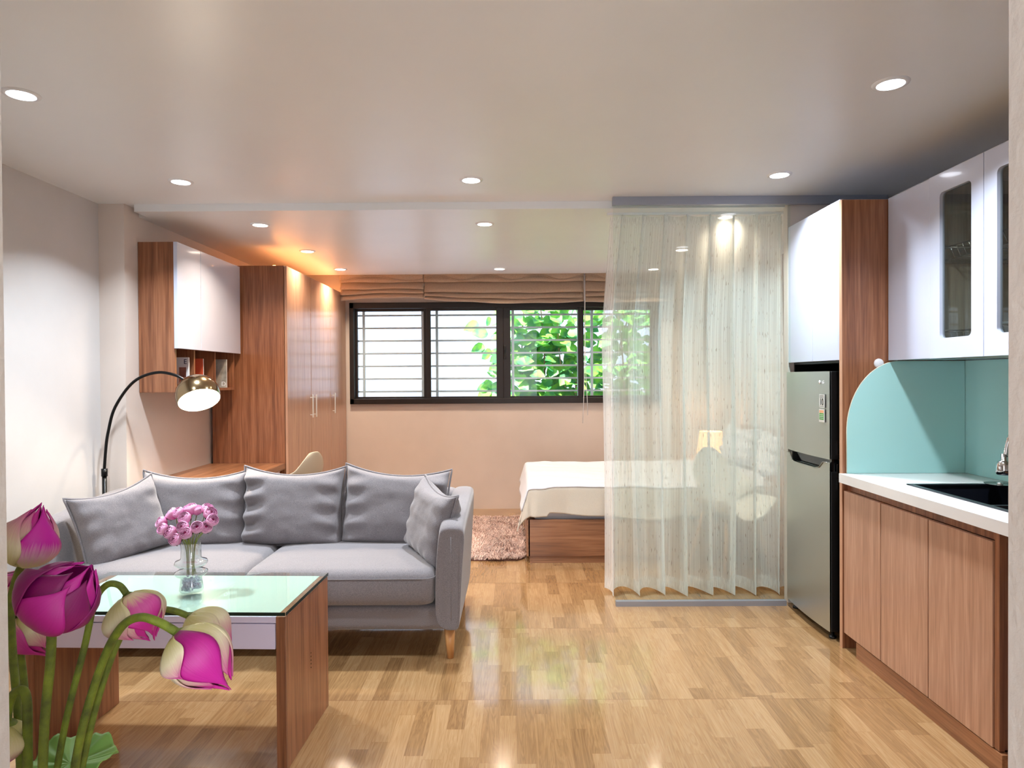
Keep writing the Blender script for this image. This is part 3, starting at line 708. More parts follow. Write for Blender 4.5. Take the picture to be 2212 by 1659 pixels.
# ================================================================ GLASS PARTITION + CURTAIN
gp = thing('glass_partition', 'clear glass partition panel with aluminium rails beside the fridge', 'partition', (1.11, 3.95, 0))
Bx('glass_panel', glassy('partition_glass', (250, 254, 252), refl=1.0, ior=1.5), (.586, 1.631, 3.946, 3.954, .028, 2.375), gp)
Bx('top_rail', ALU, (.583, 2.2, 3.935, 3.968, 2.372, CZ), gp); Bx('bottom_rail', ALU, (.592, 1.60, 3.935, 3.967, 0, .030), gp)
def sheer():
    mt, nt, p = newmat('white_sheer_voile'); nt.nodes.remove(p); out = nt.nodes['Material Output']
    uv = nd(nt, 'ShaderNodeUVMap')
    mp = nd(nt, 'ShaderNodeMapping'); mp.inputs['Scale'].default_value = (420, 1.2, 1); nt.links.new(uv.outputs[0], mp.inputs['Vector'])
    n = nd(nt, 'ShaderNodeTexNoise'); n.inputs['Scale'].default_value = 1; n.inputs['Detail'].default_value = 2; nt.links.new(mp.outputs[0], n.inputs['Vector'])
    r = nd(nt, 'ShaderNodeMapRange'); r.inputs['From Min'].default_value = .3; r.inputs['From Max'].default_value = .7; r.inputs['To Min'].default_value = .52; r.inputs['To Max'].default_value = .80
    nt.links.new(n.outputs['Fac'], r.inputs[0])
    # slub dashes
    mp2 = nd(nt, 'ShaderNodeMapping'); mp2.inputs['Scale'].default_value = (620, 52, 1); nt.links.new(uv.outputs[0], mp2.inputs['Vector'])
    n2 = nd(nt, 'ShaderNodeTexNoise'); n2.inputs['Scale'].default_value = 1; n2.inputs['Detail'].default_value = 0; nt.links.new(mp2.outputs[0], n2.inputs['Vector'])
    gt_ = nd(nt, 'ShaderNodeMath', operation='GREATER_THAN'); gt_.inputs[1].default_value = .765; nt.links.new(n2.outputs['Fac'], gt_.inputs[0])
    cm = nd(nt, 'ShaderNodeMixRGB'); nt.links.new(gt_.outputs[0], cm.inputs[0]); cm.inputs[1].default_value = col4((246, 247, 246)); cm.inputs[2].default_value = col4((150, 140, 132))
    d = nd(nt, 'ShaderNodeBsdfDiffuse'); tl = nd(nt, 'ShaderNodeBsdfTranslucent')
    nt.links.new(cm.outputs[0], d.inputs[0]); nt.links.new(cm.outputs[0], tl.inputs[0])
    a = nd(nt, 'ShaderNodeMixShader'); a.inputs[0].default_value = .38; nt.links.new(d.outputs[0], a.inputs[1]); nt.links.new(tl.outputs[0], a.inputs[2])
    t = nd(nt, 'ShaderNodeBsdfTransparent')
    mx = nd(nt, 'ShaderNodeMath', operation='MAXIMUM'); nt.links.new(r.outputs[0], mx.inputs[0]); nt.links.new(gt_.outputs[0], mx.inputs[1])
    m2 = nd(nt, 'ShaderNodeMixShader'); nt.links.new(mx.outputs[0], m2.inputs[0]); nt.links.new(t.outputs[0], m2.inputs[1]); nt.links.new(a.outputs[0], m2.inputs[2])
    nt.links.new(m2.outputs[0], out.inputs['Surface'])
    return mt
ct = thing('sheer_curtain', 'white sheer curtain hanging in folds behind the glass partition', 'curtain', (1.1, 4.14, 0))
SH = sheer()
def cfn(u, v):
    z = 2.362 - 2.345 * v
    n = 8.0; ph = 2 * PI * n * u
    lf_ = .605 - .075 * min(1, v * 3.2) + .015 * v
    x = lf_ + (1.70 - lf_) * u
    k = .55 + .45 * v
    x += .031 * math.sin(ph + .6 * math.sin(v * 2.2 + u * 5)) + .010 * math.sin(ph * .37 + v * 3) * v
    y = 4.165 + .06 * k * math.cos(ph) + .012 * math.sin(u * 31 + v * 4) * v
    z += (.012 * math.cos(ph + .8)) * max(0, v - .9) * 10
    return Vector((x, y, z))
MB().grid(cfn, 340, 46).build('sheer_fabric', SH, ct)
def hem(u, v): p = cfn(u, .968 + .032 * v); return p + Vector((0, -.003, 0))
MB().grid(hem, 340, 1).build('hem', SH, ct)
def tape(u, v): p = cfn(u, .022 * v); return p + Vector((0, -.003, 0))
MB().grid(tape, 340, 1).build('heading_tape', SH, ct)
Bx('curtain_track', RIM, (.58, 2.2, 4.14, 4.165, 2.362, LZ), ct)

# ================================================================ BED AREA
bd = thing('bed', 'low walnut platform bed along the back wall', 'bed', (1.15, 5.6, 0))
Bx('side_board', WDX, (.092, 2.2, 4.86, 4.885, .052, .32), bd, .002)
Bx('side_board', WDX, (.092, 2.2, 6.33, 6.355, .052, .32), bd)
Bx('foot_board', WDY, (.080, .105, 4.86, 6.355, .052, .32), bd, .002)
MB().box(.112, 2.15, 4.872, 6.34, 0, .052).box(.104, .122, 4.868, 6.34, 0, .3).build('plinth', WDX, bd)
Bx('mattress', COTTON, (.13, 2.15, 4.9, 6.32, .30, .525), bd, .04)
MB().box(2.16, 2.22, 4.84, 6.38, 0, .90, bev=.005).build('headboard', WDY, bd)
def cover(fnmask, name, mt, parent, a0, a1, b0, b1, na, nb, lift=0.0):
    TZ = .545 + lift
    def fn(u, v):
        a = a0 + (a1 - a0) * u; b = b0 + (b1 - b0) * v
        ox, oy = max(0, -a), max(0, -b)
        e = .045
        def soft(o): return o * o / (2 * e) if o < e else o - e / 2
        sx, sy = soft(ox), soft(oy)
        drop = math.hypot(sx, sy)
        x = .13 + max(a, 0) - (ox - sx) - sx * .30 - lift; y = 4.885 + max(b, 0) - (oy - sy) - sy * .06 - lift
        k = min(sx, sy)
        x -= k * .12; y += k * .10
        z = TZ - drop * .97
        wr = fbm(x * 3.1 + 3, y * 5.2, 1.7) * .012 * (1 if drop < .02 else .5) + .006 * math.sin((y * 9 + x * 2.2 + fbm(x * 2, y * 2) * 3)) * (1 if drop < .02 else 0)
        z += wr
        y -= .010 * math.sin(a * 21 + fbm(a * 3, 0) * 4) * min(1, sy * 6) * (0.4 + sy * 3)
        x -= .006 * math.sin(b * 9) * min(1, sx * 6)
        if b < 0 and a > .12: z += (.02 * math.sin(a * 5.0 + .5) + .008 * math.sin(a * 13)) * min(1, oy / .2)
        return Vector((x, y, max(z, .05)))
    return MB().grid(fn, na, nb).build(name, mt, parent, solid=.010)
bl = thing('blanket', 'white blanket with cream underside draped over the bed', 'blanket', (1.1, 5.6, .5))
cover(None, 'top_cloth', COTTON, bl, -.20, 1.95, -.03, 1.42, 100, 70, .012)
cover(None, 'cream_underside', BEIGE, bl, -.27, 2.0, -.235, .02, 110, 26, .004)['label'] = 'cream hanging side of the blanket'
gpz = 'white pillows against the headboard'
cushion('bed_pillow', 'white pillow propped upright against the headboard, behind the curtain', (2.03, 6.0, .745), .62, .36, .15, -.25, -PI / 2 + .15, 21, mt=COTTON, group=gpz)
cushion('bed_pillow', 'white pillow near the front corner of the headboard, behind the curtain', (2.03, 5.28, .74), .58, .36, .15, -.2, -PI / 2 - .1, 25, mt=COTTON, group=gpz)
# bedside lamp on a stand behind the bed
ns = thing('lamp_stand', 'slim wooden stand under the glowing table lamp', 'side table', (1.94, 6.62, 0))
Bx('top', WDX, (1.8, 2.1, 6.48, 6.76, .43, .45), ns)
for x in (1.82, 2.06):
    for y in (6.5, 6.72): Bx('leg', WD, (x, x + .02, y, y + .02, 0, .43), ns)
tl = thing('table_lamp', 'small table lamp with glowing pleated shade beyond the bed', 'lamp', (1.94, 6.61, .451))
MB().lathe([(.001, 0), (.06, 0), (.06, .012), (.012, .02), (.012, .19), (.001, .19)], (1.94, 6.61, .451), 24).build('base', RIM, tl, smooth=True)
def shade_m():
    mt, nt, p = newmat('glowing_shade_paper'); p.inputs['Base Color'].default_value = col4((250, 215, 170))
    p.inputs['Emission Color'].default_value = col4((255, 190, 125)); p.inputs['Emission Strength'].default_value = 1.3; return mt
sh = MB(); rings = []
for z, r in ((.60, .135), (.815, .105)):
    rings.append([Vector((1.94 + (r + (.003 if k % 2 else 0)) * math.cos(2 * PI * k / 72), 6.61 + (r + (.003 if k % 2 else 0)) * math.sin(2 * PI * k / 72), z)) for k in range(72)])
sh.ring_surface(rings); sh.build('shade', shade_m(), tl)
L = bpy.data.lights.new('table_lamp_bulb', 'POINT'); L.energy = 3; L.color = (1, .7, .4); L.shadow_soft_size = .04
lo = bpy.data.objects.new('table_lamp_bulb', L); C.objects.link(lo); lo.parent = tl; lo.location = (0, 0, .26)
MB().cyl((1.94, 6.61, .64), (1.94, 6.61, .70), .02).build('bulb', EM_W, tl)
# small cabinet and white shell chair between curtain and bed
nc = thing('nightstand', 'walnut cabinet behind the curtain, beside the fridge niche', 'cabinet', (2.0, 4.6, 0))
Bx('body', WD, (1.80, 2.23, 4.42, 4.80, 0, .645), nc, .002); Bx('door', WDL, (1.782, 1.799, 4.43, 4.79, .05, .63), nc, .001)
shell_chair((1.45, 4.52, 0), PI * .62, 'white shell chair behind the sheer curtain, in front of the bed', SHELLW, .42)
# rug
rg = thing('shag_rug', 'pinkish brown shaggy rug beside the bed', 'rug', (-.4, 5.67, 0))
RX0, RX1, RY0, RY1 = -1.0, .062, 4.93, 6.42
def rrect(x0, x1, y0, y1, r, z, n=8):
    p = []
    for cx, cy, a0 in ((x1 - r, y0 + r, -PI / 2), (x1 - r, y1 - r, 0), (x0 + r, y1 - r, PI / 2), (x0 + r, y0 + r, PI)):
        p += [Vector((cx + r * math.cos(a0 + PI / 2 * k / n), cy + r * math.sin(a0 + PI / 2 * k / n), z)) for k in range(n + 1)]
    return p
RUGM = mat('rug_backing', (96, 60, 48), .9); MB().prism(rrect(RX0, RX1, RY0, RY1, .09, .001), (0, 0, .008)).build('backing', RUGM, rg)
pm, nt, p = newmat('rug_pile'); p.inputs['Roughness'].default_value = .8; p.inputs['Sheen Weight'].default_value = .5
uv = nd(nt, 'ShaderNodeUVMap'); sp = nd(nt, 'ShaderNodeSeparateXYZ'); nt.links.new(uv.outputs[0], sp.inputs[0])
r = nd(nt, 'ShaderNodeValToRGB'); e = r.color_ramp.elements; e[0].color = col4((172, 126, 110)); e[1].color = col4((244, 220, 206)); nt.links.new(sp.outputs['X'], r.inputs[0]); nt.links.new(r.outputs[0], p.inputs['Base Color'])
pl = MB(); R = random.Random(9)
for k in range(15000):
    x, y = R.uniform(-.62, RX1), R.uniform(RY0, RY1)
    dx, dy = max(0, x - (RX1 - .09)), max(0, abs(y - (RY0 + RY1) / 2) - ((RY1 - RY0) / 2 - .09))
    if math.hypot(dx, dy) > .09: continue
    a = fbm(x * 4, y * 4) * 5 + R.uniform(-.8, .8); l = R.uniform(.03, .055); d = Vector((math.cos(a), math.sin(a), 0)); sd = Vector((-d.y, d.x, 0)) * R.uniform(.0018, .0035)
    b = Vector((x, y, .008)); cl = min(1, max(0, .5 + R.uniform(-.5, .5)))
    pts = [b, b + d * l * .35 + Vector((0, 0, .018)), b + d * l * .8 + Vector((0, 0, .022 + R.random() * .01)), b + d * l * 1.1 + Vector((0, 0, .016))]
    vv = [(pl.bm.verts.new(q_ - sd * (1 - i * .25)), pl.bm.verts.new(q_ + sd * (1 - i * .25))) for i, q_ in enumerate(pts)]
    for i in range(3):
        f = pl.bm.faces.new((vv[i][0], vv[i][1], vv[i + 1][1], vv[i + 1][0]))
        for lp in f.loops: lp[pl.uv].uv = (cl, 0)
me_ = bpy.data.meshes.new('pile'); bmesh.ops.translate(pl.bm, vec=-rg.location, verts=pl.bm.verts); pl.bm.to_mesh(me_); pl.bm.free(); me_.materials.append(pm)
o = bpy.data.objects.new('pile', me_); C.objects.link(o); o.parent = rg; o['kind'] = 'stuff'

# ================================================================ KITCHEN
tp = thing('tall_end_panel', 'tall walnut panel between the fridge and kitchen units', 'panel', (1.93, 3.33, 0))
MB().box(1.628, XR - .001, 3.32, 3.345, 0, 2.232, bev=.001).build('board', WD, tp)
MB().box(1.6255, 1.628, 3.32, 3.345, 0, 2.232).build('edge_strip', mat('light_edge_banding', (196, 150, 120), .4), tp)
# wall disc on the panel
o = MB().lathe([(.001, .010), (.018, .009), (.023, .005), (.024, 0)], (0, 0, 0), 32, M=Matrix.Rotation(PI / 2, 3, 'X')).build('round_hook', RIM, smooth=True); o.location = (1.808, 3.319, 1.419)
tag(o, 'round white plastic hook stuck on the walnut panel', 'hook')
# back-painted mint glass on the panel and along the wall
MINT = mat('mint_back_painted_glass', (178, 226, 224), rough=.12, coat=.3)
ms = thing('splashback', 'mint green glass splashback with curved corner behind the worktop', 'splashback', (2.0, 3.31, .874))
pts = [Vector((XR - .012, 3.308, .874)), Vector((XR - .012, 3.308, 1.43)), Vector((1.895, 3.308, 1.43))]
Rr = .26
for k in range(1, 25):
    a = PI / 2 * k / 24
    pts.append(Vector((1.645 + .265 * (1 - math.sin(a)), 3.308, 1.08 + .35 * math.cos(a))))
pts.append(Vector((1.645, 3.308, .874)))
MB().prism(pts, (0, .008, 0)).build('side_glass', MINT, ms)
e_ = [p + Vector((0, -.001, 0)) for p in pts[2:]]
MB().tube([p + Vector((0, .004, 0)) for p in e_], .003, 6).build('edge_trim', mat('cream_trim', (226, 222, 200), .4), ms)
Bx('back_glass', MINT, (XR - .010, XR - .002, 1.6, 3.316, .874, 1.43), ms)
# worktop with sink cut-out
wt = thing('worktop', 'white stone kitchen worktop above the walnut base units', 'worktop', (1.92, 2.7, .83))
STONE = mat('white_veined_stone', (232, 230, 228), .22, var=.04, bscale=60, coat=.2)
SKX0, SKX1, SKY0, SKY1 = 1.745, 2.13, 2.24, 2.955
wb = MB().box(1.61, SKX0, 2.12, 3.319, .829, .873).box(SKX1, XR - .001, 2.12, 3.319, .829, .873).box(SKX0, SKX1, SKY1, 3.319, .829, .873).box(SKX0, SKX1, 2.12, SKY0, .829, .873)
wb.build('slab', STONE, wt)
sk = thing('kitchen_sink', 'black double-bowl sink set in the white worktop', 'sink', (1.94, 2.6, .7))
SINK = mat('black_composite', (22, 24, 34), .35)
sb = MB()
t_ = .006
sb.box(SKX0 - .008, SKX1 + .008, SKY0 - .008, SKY0 + .012, .8735, .878).box(SKX0 - .008, SKX1 + .008, SKY1 - .012, SKY1 + .008, .8735, .878).box(SKX0 - .008, SKX0 + .012, SKY0, SKY1, .8735, .878).box(SKX1 - .012, SKX1 + .008, SKY0, SKY1, .8735, .878)
sb.build('rim', mat('sink_steel_edge', (70, 72, 78), .3, .8), sk)
MB().box(SKX0 + .002, SKX0 + .006, SKY0 + .002, SKY1 - .002, .66, .873).box(SKX1 - .006, SKX1 - .002, SKY0 + .002, SKY1 - .002, .66, .873).box(SKX0 + .002, SKX1 - .002, SKY0 + .002, SKY0 + .006, .66, .873).box(SKX0 + .002, SKX1 - .002, SKY1 - .006, SKY1 - .002, .66, .873).box(SKX0 + .002, SKX1 - .002, SKY0 + .002, SKY1 - .002, .655, .66).build('bowl', SINK, sk)
Bx('bowl_divider', SINK, (SKX0 + .006, SKX1 - .006, 2.52, 2.535, .66, .865), sk)
# tap
tpx = thing('kitchen_tap', 'chrome pull-down tap with ribbed hose beside the sink', 'tap', (2.17, 2.62, .873))
MB().lathe([(.001, 0), (.026, 0), (.026, .008), (.016, .014), (.015, .06), (.012, .065)], (2.175, 2.62, .873), 24).build('base', CHROME, tpx, smooth=True)
hs = crv([(2.175, 2.62, .93), (2.18, 2.62, 1.06), (2.15, 2.63, 1.16), (2.08, 2.66, 1.17), (2.01, 2.70, 1.12), (1.99, 2.712, 1.03)], 16)
MB().tube(hs, [.0085 if i % 2 else .0105 for i in range(len(hs))], 12).build('hose', CHROME, tpx)
MB().lathe([(.001, .062), (.012, .062), (.013, .036), (.021, .033), (.029, .02), (.030, -.012), (.026, -.022), (.001, -.024)], (1.988, 2.715, .975), 24).build('spray_head', CHROME, tpx, smooth=True)
dsc = thing('soap_dish', 'round steel dish on a post at the sink edge', 'dish', (2.09, 2.86, .873))
MB().lathe([(.001, .004), (.04, .004), (.056, .012), (.058, .014), (.04, .007), (.001, .007)], (2.09, 2.88, .876), 32).build('dish', STEEL, dsc, smooth=True)
MB().cyl((2.09, 2.88, .88), (2.09, 2.88, .895), .012).build('post', STEEL, dsc)
# base units
bu = thing('base_cabinet', 'walnut base cabinet run with three doors under the worktop', 'cabinet', (1.93, 2.79, 0))
MB().box(1.655, XR - .002, 2.265, 2.283, .08, .828).box(1.655, XR - .002, 3.30, 3.318, .08, .828).box(1.655, XR - .002, 2.283, 3.30, .08, .098).box(1.652, 1.672, 2.263, 3.318, .79, .828).build('carcass', WD, bu)
for a, b in ((2.986, 3.314), (2.643, 2.979), (2.283, 2.636)): Bx('door', WDL, (1.632, 1.651, a, b, .08, .788), bu, .0015)
Bx('end_strip', WD, (1.638, 1.656, 2.258, 2.28, .08, .828), bu)
MB().box(1.634, 1.652, 2.24, 3.20, 0, .076).box(1.652, 2.2, 2.24, 2.258, 0, .078).build('kickboard', WDY, bu)
# wall units
WUY = [(2.985, 3.314), (2.64, 2.981), (2.296, 2.636), (1.952, 2.292)]
def carc(y0, y1, name, lab, inner):
    t = thing(name, lab, 'cabinet', (2.04, (y0 + y1) / 2, 1.433))
    c = MB().box(1.872, XR - .002, y0, y0 + .016, 1.433, 2.232).box(1.872, XR - .002, y1 - .016, y1, 1.433, 2.232).box(1.872, XR - .002, y0, y1, 1.433, 1.449).box(1.872, XR - .002, y0, y1, 2.216, 2.232).box(XR - .010, XR - .002, y0, y1, 1.433, 2.232)
    c.build('carcass', inner, t); return t
CIN = wood('grey_oak_interior', (150, 132, 114), (170, 152, 132), (190, 172, 150), 'Z')
u1 = carc(2.983, 3.316, 'kitchen_wall_cabinet', 'white wall cabinet with one plain door next to the walnut panel', WHITE)
Bx('door', WHITE, (1.852, 1.871, 2.985, 3.314, 1.433, 2.234), u1, .002)
u2 = carc(1.95, 2.981, 'display_cabinet', 'white wall cabinet with glass-paned doors over the sink', CIN)
def glassdoor(a, b):
    z0, z1 = 1.433, 2.234; f = .07; r = .02
    gy0, gy1, gz0, gz1 = a + f, b - f, z0 + .086, z1 - .085
    d = MB().box(1.850, 1.871, a, gy0, z0, z1).box(1.850, 1.871, gy1, b, z0, z1).box(1.850, 1.871, gy0, gy1, z0, gz0).box(1.850, 1.871, gy0, gy1, gz1, z1)
    for (cy, cz, sy, sz) in ((gy0, gz0, 1, 1), (gy1, gz0, -1, 1), (gy0, gz1, 1, -1), (gy1, gz1, -1, -1)):
        pts = [Vector((1.850, cy, cz))] + [Vector((1.850, cy + sy * r * (1 - math.sin(k * PI / 12)), cz + sz * r * (1 - math.cos(k * PI / 12)))) for k in range(7)]
        d.prism(pts, (.021, 0, 0))
    o = d.build('door', WHITE, u2)
    Bx('door_glass', glassy('cabinet_glass', (222, 226, 224), refl=1.5, ior=1.5), (1.862, 1.866, gy0 - .002, gy1 + .002, gz0 - .002, gz1 + .002), o)
for a, b in WUY[1:]: glassdoor(a, b)
# wire racks, plates
for z, lab in ((1.87, 'upper'), (1.50, 'lower')):
    t = thing('dish_rack', f'chrome wire dish rack, the {lab} one behind the cabinet glass', 'dish rack', (2.05, 2.4, z), 0, 'wire dish racks in the wall cabinet')
    mb = MB().tube([(1.90, 1.99, z + .05), (1.90, 2.94, z + .05)], .003, 6).tube([(2.2, 1.99, z + .05), (2.2, 2.94, z + .05)], .003, 6).tube([(1.92, 1.99, z), (1.92, 2.94, z)], .0025, 6).tube([(2.18, 1.99, z), (2.18, 2.94, z)], .0025, 6)
    mb.tube([(1.90, 2.94, z + .05), (2.2, 2.94, z + .05)], .003, 6).tube([(1.90, 1.99, z + .05), (2.2, 1.99, z + .05)], .003, 6)
    mb.build('frame', CHROME, t)
    wm = MB()
    for k in range(24):
        y = 2.02 + k * .039; wm.tube([(1.90, y, z + .05), (1.92, y, z), (2.18, y, z), (2.2, y, z + .05)], .0016, 5)
    wm.build('wires', CHROME, t)
    for y in (1.968, 2.955): MB().box(1.9, 2.2, y - .002, y + .008, z - .02, z + .06).build('bracket', STEEL, t)
CER = mat('white_ceramic', (235, 236, 232), .2, coat=.3)
def plate(y, z, r, lab, x=2.05):
    Mx = Matrix.Rotation(PI / 2 - .12, 3, 'X')
    o = MB().lathe([(.001, .004), (r * .6, .004), (r * .72, .010), (r, .016), (r, .019), (r * .7, .013), (r * .58, .007), (.001, .007)], (0, 0, 0), 40, M=Mx).build('plate', CER, smooth=True)
    o.location = (x, y, z + r); tag(o, lab, 'plate', 'white plates in the dish rack')
plate(2.64, 1.874, .10, 'white plate standing in the upper rack, first behind the glass')
plate(2.44, 1.874, .11, 'large white plate in the upper rack behind the nearer pane', 2.03)
plate(2.40, 1.874, .11, 'white plate just in front of the large one in the upper rack', 2.03)
for k, (y, lab) in enumerate(((2.74, 'white bowl in the lower rack behind the first glass door'), (2.47, 'white bowl in the lower rack behind the nearer pane'))):
    o = MB().lathe([(.001, 0), (.035, 0), (.06, .03), (.068, .07), (.065, .07), (.055, .03), (.03, .006), (.001, .006)], (0, 0, 0), 32).build('bowl', CER, smooth=True)
    o.location = (2.02, y, 1.503); tag(o, lab, 'bowl', 'white bowls in the lower rack')
# cabinet above the fridge
of = thing('fridge_top_cabinet', 'white two-door cabinet above the fridge', 'cabinet', (1.93, 3.66, 1.437))
MB().box(1.652, XR - .002, 3.348, 3.985, 1.44, 2.24, bev=.001).build('carcass', WHITE, of)
Bx('door', WHITE, (1.633, 1.651, 3.35, 3.664, 1.437, 2.243), of, .002); Bx('door', WHITE, (1.633, 1.651, 3.668, 3.983, 1.437, 2.243), of, .002)
struct(MB().box(1.668, XR - .002, 3.975, 3.988, 0, 1.436).box(XR - .014, XR - .002, 3.348, 3.975, 0, 1.436).box(1.668, XR - .014, 3.346, 3.352, 0, 1.436).box(1.668, XR - .014, 3.352, 3.975, 1.425, 1.436).build('trim_2', BLACK))
# fridge
fg = thing('refrigerator', 'two-door silver fridge with black sides beside the glass partition', 'refrigerator', (1.93, 3.66, 0))
FX = 1.603
def fsteel():
    mt, nt, p = newmat('brushed_steel_door'); p.inputs['Base Color'].default_value = col4((188, 190, 182)); p.inputs['Metallic'].default_value = .85
    p.inputs['Roughness'].default_value = .3
    tc = nd(nt, 'ShaderNodeTexCoord'); mp = nd(nt, 'ShaderNodeMapping'); mp.inputs['Scale'].default_value = (1, 3, 400); nt.links.new(tc.outputs['Object'], mp.inputs[0])
    n = nd(nt, 'ShaderNodeTexNoise'); n.inputs['Scale'].default_value = 1; nt.links.new(mp.outputs[0], n.inputs['Vector'])
    b = nd(nt, 'ShaderNodeBump'); b.inputs['Strength'].default_value = .08; b.inputs['Distance'].default_value = .001; nt.links.new(n.outputs['Fac'], b.inputs['Height']); nt.links.new(b.outputs[0], p.inputs['Normal'])
    return mt
FS = fsteel()
FBK = mat('fridge_black_side', (9, 9, 10), .4)
MB().box(1.668, 2.21, 3.425, 3.935, .035, 1.375, bev=.004).build('body', FBK, fg)
def fdoor(z0, z1, notch=0):
    y0, y1 = 3.41, 3.945; n = 20
    pts = []
    for k in range(n + 1):
        y = y0 + (y1 - y0) * k / n; s = (k / n * 2 - 1)
        pts.append(Vector((FX - .012 * (1 - s * s) + .004, y, 0)))
    mb = MB(); nz = 24
    rings = []
    for i in range(nz + 1):
        z = z0 + (z1 - z0) * i / nz
        rings.append([Vector((p.x, p.y, z)) for p in pts])
    # curved face; top edge of the lower door dips for the grip
    for i in range(nz + 1):
        for k, p in enumerate(rings[i]):
            yy = (p.y - y0) / (y1 - y0)
            if notch:
                d = min(1, max(0, (yy - .10) / .12)) * min(1, max(0, (.90 - yy) / .10))
                p.z -= notch * (d * d * (3 - 2 * d)) * i / nz
    vs = [[mb.bm.verts.new(p) for p in r] for r in rings]
    for i in range(nz):
        for k in range(n):
            f = mb.bm.faces.new((vs[i][k], vs[i][k + 1], vs[i + 1][k + 1], vs[i + 1][k])); f.smooth = True
    o = mb.build('door', FS, fg)
    q = MB().box(FX + .012, 1.664, y0 + .001, y1 - .001, z0, z1 - (notch + .006 if notch else 0), bev=.003)
    q.build('door_liner', FBK, o)
    return o
fdoor(.93, 1.382); ld = fdoor(.045, .915, .042)
MB().box(FX + .02, 1.66, 3.42, 3.93, .865, .935).box(FX + .008, FX + .02, 3.47, 3.90, .868, .875, bev=.002).build('grip_recess', mat('glossy_black', (10, 10, 12), .1), ld)
gl = []
for k in range(13):
    yy = 3.425 + (3.935 - 3.425) * k / 12; u_ = (yy - 3.41) / .535
    d = min(1, max(0, (u_ - .10) / .12)) * min(1, max(0, (.90 - u_) / .10)); d = d * d * (3 - 2 * d); s = u_ * 2 - 1
    gl.append(Vector((FX - .012 * (1 - s * s) + .001, yy, .915 - .042 * d - .002)))
MB().tube(gl, .0025, 8).build('grip_edge', STEEL, ld)
WHT = mat('white_print', (240, 242, 244), .4); STK = mat('sticker_paper', (212, 212, 206), .4); GRN = mat('green_print', (70, 160, 50), .4); ORG = mat('orange_print', (230, 165, 120), .4); GRY = mat('grey_print', (150, 150, 150), .4)
fx = FX - .0065
lg = MB().lathe([(.001, 0), (.0105, 0), (.0105, .001), (.001, .001)], (0, 0, 0), 32, M=Matrix.Rotation(-PI / 2, 3, 'Y')); bmesh.ops.translate(lg.bm, vec=(fx, 3.497, 1.3255), verts=lg.bm.verts)
lg.build('badge', WHT, fg)
FM = lambda y, z: facing(fx - .0012, y, z, (0, -1, 0), (0, 0, 1))
text('brand_lettering', 'LG', .022, FM(3.458, 1.3255), WHT, fg)
st = MB().box(fx - .0004, fx + .003, 3.446, 3.502, 1.193, 1.263).build('warranty_sticker', STK, fg)
text('sticker_lettering', '10', .050, FM(3.474, 1.222), BLACK, st, sx=.85)
for k, zz in enumerate((1.256, 1.250, 1.244, 1.199)): MB().box(fx - .0008, fx, 3.452, 3.496, zz, zz + .003).build('sticker_line', GRY, st)
st = MB().box(fx - .0004, fx + .003, 3.447, 3.505, 1.118, 1.186).build('energy_sticker', STK, fg)
MB().box(fx - .0009, fx, 3.452, 3.50, 1.166, 1.180).build('orange_band', ORG, st); MB().box(fx - .0009, fx, 3.452, 3.50, 1.131, 1.164).build('green_band', GRN, st)
for k in range(3): MB().box(fx - .0013, fx - .0008, 3.456, 3.496, 1.137 + k * .009, 1.140 + k * .009).build('sticker_line', STK, st)
MB().box(1.668, 1.71, 3.44, 3.46, .93, .945).build('hinge', STEEL, fg)
for (z0, z1, x0) in ((.955, 1.02, 1.645), (.84, .905, 1.645), (.775, .832, 1.652)):
    b = MB().box(1.60 + .042, 1.655, 3.404, 3.406, z0, z0 + .002).box(1.642, 1.655, 3.404, 3.406, z1, z1 + .002).box(1.642, 1.6435, 3.404, 3.406, z0, z1)
    b.build('hinge_cover_line', STEEL, fg)
for y in (3.45, 3.9): MB().lathe([(.001, 0), (.018, 0), (.018, .012), (.008, .014), (.008, .045), (.001, .045)], (1.64, y, 0), 20).build('foot', BLACK, fg)
# washing machine seen at the frame edge
wm = thing('washing_machine', 'white front-loading washing machine past the end of the base units', 'washing machine', (1.9, 1.82, 0))
MB().box(1.62, 2.2, 1.52, 2.12, .03, .80, bev=.02, seg=4).box(1.603, 1.63, 1.54, 2.10, .05, .66, bev=.012, seg=3).build('body', WHITE, wm)
MB().lathe([(.15, 0), (.17, .004), (.18, .015), (.17, .026), (.15, .03)], (1.595, 1.82, .40), 40, M=Matrix.Rotation(-PI / 2, 3, 'Y')).build('door_ring', CHROME, wm, smooth=True)
MB().box(1.60, 1.604, 2.05, 2.095, .16, .22).build('energy_sticker', STK, wm)
for x in (1.66, 2.14):
    for y in (1.57, 2.07): MB().cyl((x, y, 0), (x, y, .04), .02).build('foot', BLACK, wm)

